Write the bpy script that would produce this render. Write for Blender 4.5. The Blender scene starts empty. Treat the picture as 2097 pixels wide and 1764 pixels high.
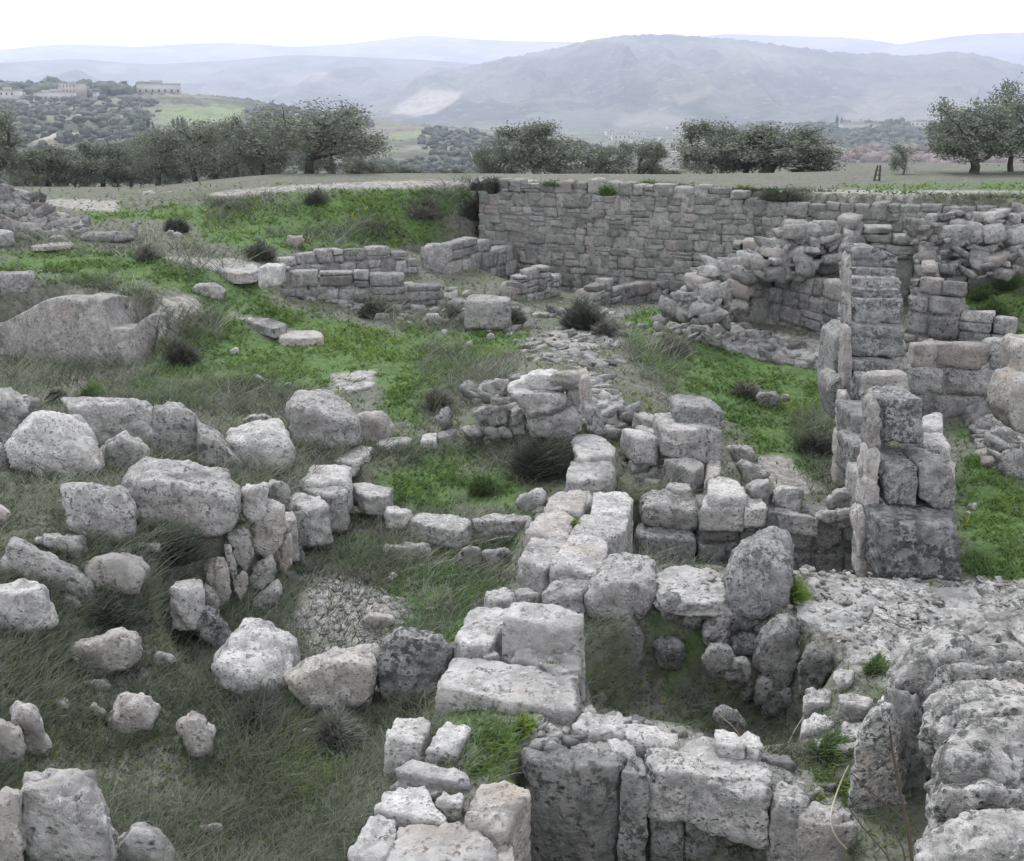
import bpy, bmesh, math, random
import numpy as np
from mathutils import Vector, noise as mnoise
random.seed(7); rng = np.random.default_rng(11)
SC = bpy.context.scene; COL = SC.collection
PI = math.pi

# ------------------------------------------------------------------ camera, world, sun, exposure
FPX = 1050.0; PITCH = math.radians(17.0); CAMZ = 5.0
cd = bpy.data.cameras.new('camera'); cam = bpy.data.objects.new('camera', cd); COL.objects.link(cam)
cam.location = (0, 0, CAMZ); cam.rotation_euler = (math.radians(90) - PITCH, 0, 0)
cd.sensor_width = 36.0; cd.lens = 36.0 * FPX / 1024.0; cd.clip_start = 0.05; cd.clip_end = 30000
SC.camera = cam
SC.view_settings.view_transform = 'Standard'; SC.view_settings.look = 'None'
SC.view_settings.exposure = 0.47; SC.view_settings.gamma = 1.0
SC.cycles.volume_bounces = 1; SC.cycles.max_bounces = 6; SC.cycles.diffuse_bounces = 3
SC.cycles.transparent_max_bounces = 8; SC.cycles.volume_max_steps = 64
SC.cycles.use_denoising = True

SUN_EL = math.radians(50); SUN_AZ = math.radians(-20)     # azimuth from +Y (ahead) towards +X; bright cloud ahead and a little to the left
W = bpy.data.worlds.new("World"); SC.world = W; W.use_nodes = True
nt = W.node_tree; nt.nodes.clear(); N = nt.nodes; L = nt.links
sky = N.new('ShaderNodeTexSky'); sky.sky_type = 'NISHITA'; sky.sun_disc = False
sky.sun_elevation = SUN_EL; sky.sun_rotation = SUN_AZ; sky.air_density = 1.5; sky.dust_density = 3.0
tc = N.new('ShaderNodeTexCoord'); mp = N.new('ShaderNodeMapping'); mp.inputs['Scale'].default_value = (1.0, 1.0, 3.5)
n1 = N.new('ShaderNodeTexNoise'); n1.inputs['Scale'].default_value = 2.2; n1.inputs['Detail'].default_value = 6; n1.inputs['Roughness'].default_value = .55
cr = N.new('ShaderNodeValToRGB'); cr.color_ramp.elements[0].position = .33; cr.color_ramp.elements[0].color = (6.0, 6.2, 7.2, 1)
cr.color_ramp.elements[1].position = .50; cr.color_ramp.elements[1].color = (19.5, 19.5, 19.7, 1)
mx = N.new('ShaderNodeMix'); mx.data_type = 'RGBA'; mx.inputs[0].default_value = .95
bg = N.new('ShaderNodeBackground'); bg.inputs['Strength'].default_value = .071
wo = N.new('ShaderNodeOutputWorld')
L.new(tc.outputs['Generated'], mp.inputs['Vector']); L.new(mp.outputs[0], n1.inputs['Vector']); L.new(n1.outputs['Fac'], cr.inputs[0])
sz = N.new('ShaderNodeSeparateXYZ'); L.new(tc.outputs['Generated'], sz.inputs[0])
gl = N.new('ShaderNodeMapRange'); gl.interpolation_type = 'SMOOTHSTEP'; L.new(sz.outputs[2], gl.inputs[0]); gl.inputs[1].default_value = .02; gl.inputs[2].default_value = .30; gl.inputs[3].default_value = 1.9; gl.inputs[4].default_value = 1.0
vs = N.new('ShaderNodeVectorMath'); vs.operation = 'SCALE'; L.new(cr.outputs[0], vs.inputs[0]); L.new(gl.outputs[0], vs.inputs['Scale'])
L.new(sky.outputs[0], mx.inputs[6]); L.new(vs.outputs[0], mx.inputs[7]); L.new(mx.outputs[2], bg.inputs[0]); L.new(bg.outputs[0], wo.inputs[0])
sl = bpy.data.lights.new('sun', 'SUN'); sl.energy = 2.7; sl.angle = math.radians(18); sl.color = (1.0, .98, .95)
so = bpy.data.objects.new('sun', sl); COL.objects.link(so); so.location = (0, 0, 40)
sd = Vector((math.sin(SUN_AZ) * math.cos(SUN_EL), math.cos(SUN_AZ) * math.cos(SUN_EL), math.sin(SUN_EL)))
so.rotation_euler = sd.to_track_quat('Z', 'Y').to_euler()

# ------------------------------------------------------------------ pixel measuring (positions measured on the photograph, turned into metres)
KD = 1024.0 / 2097.0; KC = .52456 / 1.49452
CROP = dict(D=(0, 0), A1=(0, 0), A2=(1000, 0), A3=(2034, 0), B1=(0, 500), B2=(1000, 500), B3=(2034, 500), C1=(0, 1100), C2=(1000, 1100),
            C3=(2034, 1100), E1=(0, 1836), E2=(1000, 1836), E3=(2034, 1836))
def toD(crop, x, y):
    if crop == 'D': return x, y
    if crop == 'F': return (1500 + x * .38150) / 1.49452, (1500 + y * .38150) / 1.49452
    if crop == 'H': return (700 + x * .38150) / 1.49452, (1250 + y * .38150) / 1.49452
    if crop == 'P': return (2500 + x * .62340) / 1.49452, (700 + y * .62340) / 1.49452
    ox, oy = CROP[crop]; return ox / 1.49452 + x * KC, oy / 1.49452 + y * KC
SP, CP = math.sin(PITCH), math.cos(PITCH)
def ray(dx, dy):
    X = (dx * KD - 512) / FPX; Y = -(dy * KD - 430.5) / FPX
    return np.array([X, CP + Y * SP, -SP + Y * CP])
def atz(dx, dy, z):
    r = ray(dx, dy); t = (z - CAMZ) / r[2]; return np.array([0, 0, CAMZ]) + r * t
def aty(dx, dy, y):
    r = ray(dx, dy); return np.array([0, 0, CAMZ]) + r * (y / r[1])
def toscreen(P):
    P = np.asarray(P, float); x, y, z = P[..., 0], P[..., 1], P[..., 2] - CAMZ
    d = y * CP - z * SP; d = np.where(d < .2, .2, d)
    return ((512 + FPX * x / d) / KD, (430.5 - FPX * (y * SP + z * CP) / d) / KD)

# ------------------------------------------------------------------ numpy noise
def _h(ix, iy, iz, s):
    h = (ix.astype(np.int64) * 374761393 + iy.astype(np.int64) * 668265263 + iz.astype(np.int64) * 2147483647 + s * 974711) & 0xffffffff
    h = ((h ^ (h >> 13)) * 1274126177) & 0xffffffff; h = ((h ^ (h >> 16)) * 2246822519) & 0xffffffff
    return ((h ^ (h >> 15)) & 0xffff) / 32767.5 - 1.0
def vnoise(P, s=0):
    P = np.asarray(P, float); F = np.floor(P); f = P - F; f = f * f * (3 - 2 * f); I = F.astype(np.int64); r = 0
    for a in (0, 1):
        wa = f[:, 0] if a else 1 - f[:, 0]
        for b in (0, 1):
            wb = f[:, 1] if b else 1 - f[:, 1]
            for c in (0, 1):
                wc = f[:, 2] if c else 1 - f[:, 2]
                r = r + wa * wb * wc * _h(I[:, 0] + a, I[:, 1] + b, I[:, 2] + c, s)
    return r
def fbm(P, o=4, s=0, g=.5):
    P = np.asarray(P, float); r = 0; a = 1; t = 0
    for k in range(o):
        r = r + a * vnoise(P * (2.03 ** k) + 17.3 * k, s + k); t += a; a *= g
    return r / t
def fbm2(x, y, o=4, s=0, g=.5):
    x = np.asarray(x, float); sh = x.shape
    return fbm(np.stack([x.ravel(), np.asarray(y, float).ravel(), np.full(x.size, s * 1.37)], 1), o, s, g).reshape(sh)
def sstep(x, a, b):
    t = np.clip((x - a) / (b - a), 0, 1); return t * t * (3 - 2 * t)
def sdpoly(px, py, poly):
    """signed distance, negative inside"""
    px = np.asarray(px, float); py = np.asarray(py, float); poly = np.asarray(poly, float)
    d = np.full(px.shape, 1e18); ins = np.zeros(px.shape, bool); n = len(poly)
    for i in range(n):
        a = poly[i]; b = poly[(i + 1) % n]; e = b - a
        wx = px - a[0]; wy = py - a[1]; t = np.clip((wx * e[0] + wy * e[1]) / (e @ e + 1e-12), 0, 1)
        d = np.minimum(d, (wx - e[0] * t) ** 2 + (wy - e[1] * t) ** 2)
        c = ((a[1] > py) != (b[1] > py)) & (px < (b[0] - a[0]) * (py - a[1]) / ((b[1] - a[1]) if b[1] != a[1] else 1e-9) + a[0])
        ins ^= c
    d = np.sqrt(d); return np.where(ins, -d, d)

# ------------------------------------------------------------------ mesh helpers
def mesh_from(name, V, F, smooth=True, cols=None):
    """V (n,3), F (m,k) array of quads/tris"""
    V = np.asarray(V, np.float32); F = np.asarray(F, np.int32); me = bpy.data.meshes.new(name)
    me.vertices.add(len(V)); me.vertices.foreach_set('co', V.ravel())
    k = F.shape[1]; me.loops.add(F.size); me.loops.foreach_set('vertex_index', F.ravel())
    me.polygons.add(len(F)); me.polygons.foreach_set('loop_start', np.arange(0, F.size, k, dtype=np.int32))
    if smooth: me.polygons.foreach_set('use_smooth', np.ones(len(F), bool))
    me.update(calc_edges=True)
    if cols is not None:
        at = me.color_attributes.new('tint', 'FLOAT_COLOR', 'POINT')
        c = np.ones((len(V), 4), np.float32); c[:, :3] = cols; at.data.foreach_set('color', c.ravel())
    me.validate(); return me
def link(name, me, mat=None, parent=None, loc=None):
    o = bpy.data.objects.new(name, me); COL.objects.link(o)
    if mat is not None and me is not None and not me.materials: me.materials.append(mat)
    if parent is not None: o.parent = parent
    if loc is not None: o.location = loc
    return o
def tag(o, label, cat, group=None, kind=None):
    if label: o['label'] = label
    if cat: o['category'] = cat
    if group: o['group'] = group
    if kind: o['kind'] = kind
    return o
def thing(name, label, cat, loc, group=None):
    o = bpy.data.objects.new(name, None); COL.objects.link(o); o.location = loc; o.empty_display_size = .3
    return tag(o, label, cat, group)

_cs = {}
def cubesphere(n):
    """unit cube surface grid, returns points on the cube (max-norm 1) and quads"""
    if n in _cs: return _cs[n]
    g = np.tan(np.linspace(-1, 1, n + 1) * PI / 4 * .94) / math.tan(PI / 4 * .94)
    key = {}; V = []; F = []
    for ax in range(3):
        for s in (-1, 1):
            idx = np.zeros((n + 1, n + 1), int)
            for i in range(n + 1):
                for j in range(n + 1):
                    p = [0, 0, 0]; p[ax] = s; p[(ax + 1) % 3] = g[i]; p[(ax + 2) % 3] = g[j]
                    k = tuple(round(c, 5) for c in p)
                    if k not in key: key[k] = len(V); V.append(p)
                    idx[i, j] = key[k]
            for i in range(n):
                for j in range(n):
                    q = [idx[i, j], idx[i + 1, j], idx[i + 1, j + 1], idx[i, j + 1]]
                    F.append(q if s > 0 else q[::-1])
    _cs[n] = (np.array(V, float), np.array(F, int)); return _cs[n]

def hull_planes(pts):
    bm = bmesh.new()
    for p in pts: bm.verts.new(p)
    r = bmesh.ops.convex_hull(bm, input=bm.verts); bm.normal_update()
    vs = {v for f in bm.faces for v in f.verts}; c = sum((v.co for v in vs), Vector()) / len(vs)
    vol = 0; cc = Vector()
    for f in bm.faces:
        t = abs((f.verts[0].co - c).dot((f.verts[1].co - c).cross(f.verts[2].co - c))) / 6
        cc += (f.verts[0].co + f.verts[1].co + f.verts[2].co + c) / 4 * t; vol += t
    c = np.array(cc / vol); pl = []
    for f in bm.faces:
        n = np.array(f.normal); d = float(n @ (np.array(f.verts[0].co) - c))
        if d < 0: n, d = -n, -d
        d = max(d, .01)
        if not any(q[0] @ n > .985 and abs(q[1] - d) < .04 + .05 * d for q in pl): pl.append((n, d))
    bm.free(); return c, pl
def rock_mesh(name, pts, n=14, p=14, rough=.02, seed=0, yaw=None, chips=1.0, cuts=6, wobk=.05):
    """a weathered stone filling the convex hull of pts: rounded by a p-norm, dented by noise. Returns (mesh, centre)."""
    pts = np.asarray(pts, float); c, pl = hull_planes(pts)
    if yaw is None: yaw = 0
    cr_ = np.random.default_rng(seed * 13 + 5); Q = pts - c
    for _ in range(cuts - 1):        # fracture planes that knock off corners
        nn = cr_.normal(size=3); nn[2] = abs(nn[2]) * .8; nn /= np.linalg.norm(nn); pl.append((nn, max(.02, float((Q @ nn).max()) * (.84 + .13 * cr_.random()))))
    R = np.array([[math.cos(yaw), -math.sin(yaw), 0], [math.sin(yaw), math.cos(yaw), 0], [0, 0, 1]])
    q = (pts - c) @ R; ext = np.abs(q).max(0); V, F = cubesphere(n)
    U = (V * ext) @ R.T; ln = np.linalg.norm(U, axis=1); U = U / ln[:, None]
    s = 0
    for nn, d in pl: s = s + np.maximum(0, (U @ nn) / d) ** p
    r = s ** (-1.0 / p); X = U * r[:, None]; size = float(ext.mean()); off = seed * 3.17
    wob = fbm(X * 2.2 / max(size, .1) ** .5 + off, 3, 1) * wobk * size
    mid = fbm(X * 7 + off, 3, 5)
    rid = 1 - np.abs(fbm(X * 4.5 + off + 9, 3, 3)) * 2.0
    disp = wob + rough * 1.6 * mid - rough * 1.6 * chips * np.clip(rid - .6, 0, 1) * 2 + rough * 1.1 * fbm(X * 19 + off, 3, 9) - rough * 1.3 * np.clip(fbm(X * 13 + off + 5, 2, 4) - .25, 0, 1)
    X = X + U * disp[:, None]
    me = mesh_from(name, X, F); return me, c
def nres(pts, lo=5, hi=40, k=.16):
    sx, sy = toscreen(pts); w = max(np.ptp(sx), np.ptp(sy)) * KD; return int(min(hi, max(lo, w * k + 4)))

# ------------------------------------------------------------------ node helper
def newmat(name, rough=.95):
    m = bpy.data.materials.new(name); m.use_nodes = True; b = m.node_tree.nodes['Principled BSDF']
    b.inputs['Roughness'].default_value = rough; b.inputs['Specular IOR Level'].default_value = .15
    return m, m.node_tree.nodes, m.node_tree.links, b
def nd(N_, t, **kw):
    n = N_.new(t)
    for k, v in kw.items():
        if k in n.inputs: n.inputs[k].default_value = v
        else: setattr(n, k, v)
    return n
def mixc(N_, L_, fac, a, b, blend='MIX'):
    m = N_.new('ShaderNodeMix'); m.data_type = 'RGBA'; m.blend_type = blend; m.clamp_factor = True
    for s, v in ((0, fac), (6, a), (7, b)):
        if hasattr(v, 'links'): L_.new(v, m.inputs[s])
        elif s == 0: m.inputs[0].default_value = v
        else: m.inputs[s].default_value = (*v, 1) if len(v) == 3 else v
    return m.outputs[2]
def ramp(N_, L_, src, lo, hi, a=0.0, b=1.0):
    r = N_.new('ShaderNodeMapRange'); r.inputs[1].default_value = lo; r.inputs[2].default_value = hi; r.inputs[3].default_value = a; r.inputs[4].default_value = b
    r.interpolation_type = 'SMOOTHSTEP'; L_.new(src, r.inputs[0]); return r.outputs[0]
def noise(N_, L_, vec, scale, detail=4, rough=.55, w=None):
    n = N_.new('ShaderNodeTexNoise'); n.inputs['Scale'].default_value = scale; n.inputs['Detail'].default_value = detail; n.inputs['Roughness'].default_value = rough
    L_.new(vec, n.inputs['Vector'])
    return n.outputs['Fac']

def stone_mat(name, base, light, dark, tan, lichen=.5, tanfac=.35, bump=.02, rnd=True, pits=1.0, scale=1.0):
    m, n_, l_, b = newmat(name)
    tc = n_.new('ShaderNodeTexCoord'); oi = n_.new('ShaderNodeObjectInfo')
    vm = n_.new('ShaderNodeVectorMath'); vm.operation = 'MULTIPLY_ADD'; l_.new(oi.outputs['Random'], vm.inputs[0])
    vm.inputs[1].default_value = (37, 53, 71); l_.new(tc.outputs['Object'], vm.inputs[2]); sc_ = n_.new('ShaderNodeVectorMath'); sc_.operation = 'SCALE'; rs_ = n_.new('ShaderNodeMapRange'); l_.new(oi.outputs['Random'], rs_.inputs[0]); rs_.inputs[3].default_value = .6; rs_.inputs[4].default_value = 1.35; l_.new(vm.outputs[0], sc_.inputs[0]); l_.new(rs_.outputs[0], sc_.inputs['Scale']); v = sc_.outputs[0]
    big = noise(n_, l_, v, 1.6 * scale, 4, .6); med = noise(n_, l_, v, 6.5 * scale, 5, .65); fin = noise(n_, l_, v, 34 * scale, 3, .7); sp = noise(n_, l_, v, 15 * scale, 4, .75)
    c = mixc(n_, l_, ramp(n_, l_, med, .32, .68), base, light)
    c = mixc(n_, l_, ramp(n_, l_, big, .60 - .12 * tanfac, .78 - .1 * tanfac, 0, tanfac), c, tan)
    lf = ramp(n_, l_, sp, .66 - .22 * lichen, .74 - .18 * lichen, 0, .92)
    lb = ramp(n_, l_, noise(n_, l_, v, 2.7 * scale, 3), .36, .56, .2, 1)
    mm = n_.new('ShaderNodeMath'); mm.operation = 'MULTIPLY'; l_.new(lf, mm.inputs[0]); l_.new(lb, mm.inputs[1])
    c = mixc(n_, l_, mm.outputs[0], c, dark)
    pz = ramp(n_, l_, noise(n_, l_, v, 3.8 * scale, 3), .40, .62, .08, 1)
    def mul(a_, b2):
        q = n_.new('ShaderNodeMath'); q.operation = 'MULTIPLY'; l_.new(a_, q.inputs[0]); l_.new(b2, q.inputs[1]); return q.outputs[0]
    c = mixc(n_, l_, ramp(n_, l_, noise(n_, l_, v, 2.1 * scale, 5, .7), .52, .64, 0, .55), c, tuple(x * .6 for x in base))
    c = mixc(n_, l_, mul(ramp(n_, l_, fin, .56, .68, 0, .7), pz), c, tuple(min(1, x * 1.35) for x in light))
    c = mixc(n_, l_, mul(ramp(n_, l_, fin, .44, .34, 0, .75), pz), c, tuple(x * .8 for x in dark))
    if rnd:
        hs = n_.new('ShaderNodeHueSaturation'); hs.inputs['Hue'].default_value = .5; hs.inputs['Saturation'].default_value = 1
        r = n_.new('ShaderNodeMapRange'); l_.new(oi.outputs['Random'], r.inputs[0]); r.inputs[3].default_value = .74; r.inputs[4].default_value = 1.18
        l_.new(r.outputs[0], hs.inputs['Value']); l_.new(c, hs.inputs['Color']); c = hs.outputs[0]
    l_.new(c, b.inputs['Base Color'])
    vo = n_.new('ShaderNodeTexVoronoi'); vo.inputs['Scale'].default_value = 19 * scale; l_.new(v, vo.inputs['Vector'])
    pit = ramp(n_, l_, vo.outputs['Distance'], .05, .36, -1 * pits, 0)
    a = n_.new('ShaderNodeMath'); a.operation = 'MULTIPLY_ADD'; l_.new(pit, a.inputs[0]); l_.new(ramp(n_, l_, med, .45, .6), a.inputs[1]); l_.new(sp, a.inputs[2])
    a2 = n_.new('ShaderNodeMath'); a2.operation = 'MULTIPLY_ADD'; l_.new(fin, a2.inputs[0]); a2.inputs[1].default_value = .5; l_.new(a.outputs[0], a2.inputs[2])
    bp = n_.new('ShaderNodeBump'); bp.inputs['Strength'].default_value = .9; bp.inputs['Distance'].default_value = bump
    l_.new(a2.outputs[0], bp.inputs['Height']); l_.new(bp.outputs[0], b.inputs['Normal']); return m
G = dict(dark=(.085, .09, .088))
M = {}
M['pale'] = stone_mat('pale_limestone', (.265, .262, .257), (.465, .462, .458), (.105, .107, .10), (.40, .32, .25), .5, .4, .035)
M['grey'] = stone_mat('grey_limestone', (.215, .213, .21), (.375, .372, .365), (.075, .08, .08), (.29, .255, .225), .68, .3, .035)
M['lichen'] = stone_mat('lichen_limestone', (.175, .18, .18), (.32, .325, .33), (.055, .06, .058), (.27, .24, .2), 1.0, .3, .045)
M['tan'] = stone_mat('tan_limestone', (.25, .24, .228), (.38, .37, .355), (.105, .10, .09), (.35, .285, .225), .5, .6, .035)
M['wall'] = stone_mat('wall_limestone', (.175, .178, .17), (.26, .26, .25), (.085, .09, .085), (.26, .225, .20), .55, .4, .02, False)
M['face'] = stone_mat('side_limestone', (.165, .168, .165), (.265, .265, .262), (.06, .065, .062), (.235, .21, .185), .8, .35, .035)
M['heap'] = stone_mat('heap_limestone', (.2, .2, .197), (.35, .35, .345), (.08, .085, .08), (.3, .26, .22), .6, .3, .02, False)
M['crust'] = stone_mat('crusted_limestone', (.26, .258, .252), (.50, .495, .485), (.085, .092, .085), (.42, .31, .21), .85, .35, .06, pits=1.4)

def attr_mat(name, rough=.9, trans=0.0, mul=1.0):
    m, n_, l_, b = newmat(name, rough)
    a = n_.new('ShaderNodeAttribute'); a.attribute_name = 'tint'; l_.new(a.outputs['Color'], b.inputs['Base Color'])
    if trans:
        t = n_.new('ShaderNodeBsdfTranslucent'); l_.new(a.outputs['Color'], t.inputs['Color']); ms = n_.new('ShaderNodeMixShader'); ms.inputs[0].default_value = trans
        l_.new(b.outputs[0], ms.inputs[1]); l_.new(t.outputs[0], ms.inputs[2]); l_.new(ms.outputs[0], n_['Material Output'].inputs[0])
    return m
M['blade'] = attr_mat('plant_blades', .85, .3)
M['leaf'] = attr_mat('tree_leaves', .8, .2)
def bark():
    m, n_, l_, b = newmat('olive_bark')
    tc = n_.new('ShaderNodeTexCoord'); c = mixc(n_, l_, ramp(n_, l_, noise(n_, l_, tc.outputs['Object'], 9, 5), .35, .65), (.035, .033, .03), (.085, .08, .072))
    l_.new(c, b.inputs['Base Color']); return m
M['bark'] = bark()
# ------------------------------------------------------------------ the ground: one sheet from the camera's feet to beyond the hills
WL = np.array([-.9, 30.0]); WR = np.array([11.5, 24.3])          # foot line of the retaining wall at the back
def wall_y(x): return np.where(x < 11.5, WL[1] + (x - WL[0]) * (WR[1] - WL[1]) / (WR[0] - WL[0]), 24.3 + (x - 11.5) * -.3)
CT = """-200,500,2.4 0,500,2.15 150,520,2.05 300,500,2.1 420,500,2 520,500,1.9 0,565,1.85 180,560,1.85 350,560,1.75 500,560,1.6
620,530,1.5 800,540,1.4 950,540,1.2 1160,600,.5 600,610,1.1 750,620,.95 900,630,.8 1050,640,.7 1200,620,.55 0,600,1.65 200,600,1.6 330,612,1.45 420,640,1.2
-200,760,.7 0,760,.6 200,765,.55 330,745,.6 450,680,.8 600,690,.7 800,700,.6 1000,700,.6 1250,690,.75 1330,650,.6 1450,640,.6 1400,720,.5 1600,760,.4
1700,800,.2 1550,850,.2 1500,900,.15 1650,950,.05 0,820,.6 300,800,.5 600,780,.45 800,800,.4 1000,800,.55 1100,760,1.0 1180,740,.9 1180,700,.8 1060,830,.5
0,950,.85 200,950,.8 400,900,.65 600,870,.45 700,880,.35 850,850,.3 900,960,.2 1000,1000,.18 800,985,.22 1060,900,.35 760,930,.3 -300,1000,1.2
0,1150,.95 250,1150,.85 450,1100,.75 550,1020,.75 630,960,.6 300,1240,.5 720,1100,-.1 660,1180,-.1 850,1150,-.1 950,1200,-.05 800,1300,-.05 600,1300,0 1000,1100,0
0,1300,.7 200,1350,.4 400,1400,.02 500,1330,-.05 600,1450,.05 850,1400,.1 800,1550,.1 600,1650,.1 300,1600,.15 0,1500,.45 0,1700,.4 300,1764,.1 600,1764,.1 -300,1400,1.0
1000,1350,.25 1100,1200,.25 1150,1050,.3 1000,1470,.6 1100,1480,.58 900,1470,.5 950,1400,.5 1150,1500,.55 950,1560,.5 950,1640,.5 1000,1520,.55 850,1700,.5 1000,1700,.5 900,1764,.5 780,1620,.22 700,1764,.25 1060,1430,.45 1300,1000,.2 1450,980,.2 1350,900,.3 1250,850,.6 1400,800,.45 1600,1010,0
1990,950,.1 2050,1100,.1 1990,1200,.1 1950,850,.15 1990,660,1.3 2050,600,1.9 2097,680,1.3 2097,560,2.0 1300,1300,.3 1450,1500,.3 1700,1500,.4 2000,1500,.6 2097,1300,.7 1400,1764,.2 1900,1764,.5"""
pts = [atz(a, b, c) for a, b, c in (map(float, t.split(',')) for t in CT.split())]
pts += [np.array(p) for p in [(-30, 30, 2.8), (-16, 29, 2.7), (-12, 28.5, 2.6), (-6, 28, 2.0), (-3, 27.2, 1.5), (0, 29.5, .1), (6, 26.5, .1), (11, 24, .4), (16, 22, 1.6), (20, 18, 1.5), (-24, 20, 2.6),
        (-20, 12, 1.6), (20, 10, .5), (0, 3, .2), (-6, 3, .7), (6, 3, .6), (0, 0, .3), (-10, 0, 1), (10, 0, 1), (25, 30, 2.5)]]
CTW = np.array(pts)
def _rbf_fit():
    P = CTW[:, :2]; d = np.linalg.norm(P[:, None] - P[None], axis=2); A = d + np.eye(len(P)) * -.12
    n = len(P); K = np.zeros((n + 3, n + 3)); K[:n, :n] = A; K[:n, n] = 1; K[:n, n + 1:] = P; K[n, :n] = 1; K[n + 1:, :n] = P.T
    return np.linalg.solve(K, np.concatenate([CTW[:, 2], [0, 0, 0]]))
RBF = _rbf_fit()
def polyz(crop, pl, z): return np.array([atz(*toD(crop, *p), z)[:2] for p in pl])
PITS = [(polyz('D', [(1192, 1290), (1330, 1238), (1500, 1255), (1560, 1262), (1640, 1312), (1720, 1350), (1650, 1440), (1640, 1510), (1540, 1500), (1400, 1460), (1185, 1450)], .4), -.42),
        (polyz('D', [(1065, 1535), (1280, 1560), (1340, 1575), (1430, 1580), (1545, 1625), (1655, 1640), (1710, 1680), (1760, 1764), (1760, 2000), (1000, 2000), (1030, 1720), (1050, 1600)], .5), -.42),
        (polyz('D', [(1220, 1040), (1430, 1040), (1770, 1044), (1775, 1160), (1640, 1165), (1500, 1160), (1340, 1150), (1260, 1140)], .2), -.75),
        (polyz('D', [(325, 1290), (440, 1238), (500, 1226), (566, 1184), (594, 1122), (622, 1080), (650, 1042), (684, 1008), (715, 990), (840, 1058), (960, 1088), (1060, 1092), (1050, 1180), (960, 1240), (900, 1330), (750, 1400), (560, 1420), (380, 1400), (330, 1330)], 0), -.08),
        (polyz('D', [(-300, 702), (0, 698), (200, 705), (270, 715), (290, 706), (318, 700), (330, 745), (270, 775), (100, 772), (-300, 778)], .55), .5)]
RUBTOP = polyz('D', [(1340, 1180), (1480, 1175), (1640, 1168), (1900, 1185), (2097, 1195), (2400, 1250), (2400, 1600), (2097, 1480), (1850, 1400), (1725, 1335), (1645, 1292), (1560, 1246), (1500, 1240), (1340, 1215)], .5)
def lowz(x, y):
    x = np.asarray(x, float); y = np.asarray(y, float); sh = x.shape; X = x.ravel(); Y = y.ravel(); out = np.zeros(X.size)
    n = len(CTW)
    for i in range(0, X.size, 20000):
        a = np.stack([X[i:i + 20000], Y[i:i + 20000]], 1); d = np.linalg.norm(a[:, None] - CTW[None, :, :2], axis=2)
        out[i:i + 20000] = d @ RBF[:n] + RBF[n] + a @ RBF[n + 1:]
    z = out.reshape(sh)
    z = np.clip(z, -.3, 3.2)
    z = z + .07 * fbm2(x * .8, y * .8, 3, 3) + .03 * fbm2(x * 3.1, y * 3.1, 3, 6)
    z = z + (.5 + .09 * fbm2(x * 5, y * 5, 4, 8, .7) - z) * (1 - sstep(sdpoly(x, y, RUBTOP), -.05, .12))
    for pl, pz in PITS: z = z + (pz + .06 * fbm2(x * 2, y * 2, 2, 4) - z) * (1 - sstep(sdpoly(x, y, pl), -.15, .06))
    return z
def upz(x, y):
    z = 3.02 + .05 * fbm2(x * .3, y * .3, 2, 12) - .42 * sstep(-x, 7, 13) + .0 * y
    z = z - 1.15 * sstep(y, 34, 46) * sstep(14 - x, 0, 10) - .5 * sstep(y, 36, 46) * sstep(x - 4, 0, 10)
    return z - 29 * sstep(y, 50, 190) + 1.2 * fbm2(x * .03, y * .03, 2, 5) * sstep(y, 60, 200)
def ground_z(x, y):
    x = np.asarray(x, float); y = np.asarray(y, float); near = (y < 46) & (np.abs(x) < 60)
    zl = np.full(x.shape, 2.6)
    if near.any(): zl[near] = lowz(x[near], y[near])
    yt = wall_y(np.maximum(x, -.9)) + .55 + .9 * sstep(-x, .9, 9); w = np.clip(.35 + (-.9 - x) * 1.0, .35, 4.2) ; yt = np.where(x < -.9, yt + .2, yt)
    s = sstep(y, yt - w, yt)
    bankn = .16 * fbm2(x * 1.1, y * 1.1, 3, 21) * (x < -1.2)
    return zl * (1 - s) + (upz(x, y)) * s + bankn * 4 * s * (1 - s)
xs = np.concatenate([-np.geomspace(24.5, 6500, 46)[::-1], np.arange(-24, 24.01, .11), np.geomspace(24.5, 6500, 46)])
ys = np.concatenate([np.arange(-6, 1.0, .5), np.arange(1.0, 36, .11), np.geomspace(36.2, 7600, 120)])
GX, GY = np.meshgrid(xs, ys); GZ = ground_z(GX, GY)
from bisect import bisect_right
_xs = xs.tolist(); _ys = ys.tolist()
def gz(x, y):
    i = min(max(bisect_right(_xs, x) - 1, 0), len(_xs) - 2); j = min(max(bisect_right(_ys, y) - 1, 0), len(_ys) - 2)
    u = (x - _xs[i]) / (_xs[i + 1] - _xs[i]); v = (y - _ys[j]) / (_ys[j + 1] - _ys[j])
    return float((GZ[j, i] * (1 - u) + GZ[j, i + 1] * u) * (1 - v) + (GZ[j + 1, i] * (1 - u) + GZ[j + 1, i + 1] * u) * v)
def gzv(x, y):
    i = np.clip(np.searchsorted(xs, x) - 1, 0, len(xs) - 2); j = np.clip(np.searchsorted(ys, y) - 1, 0, len(ys) - 2)
    u = (x - xs[i]) / (xs[i + 1] - xs[i]); v = (y - ys[j]) / (ys[j + 1] - ys[j])
    return (GZ[j, i] * (1 - u) + GZ[j, i + 1] * u) * (1 - v) + (GZ[j + 1, i] * (1 - u) + GZ[j + 1, i + 1] * u) * v
def onground(dx, dy, tmax=200):
    r = ray(dx, dy); r = r / np.linalg.norm(r); t = 2.0; o = np.array([0, 0, CAMZ])
    while t < tmax:
        p = o + r * t
        if p[2] < gz(p[0], p[1]):
            for _ in range(6):
                t -= .01; p = o + r * t
                if p[2] > gz(p[0], p[1]): break
            return p
        t += .05
    return o + r * tmax
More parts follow.
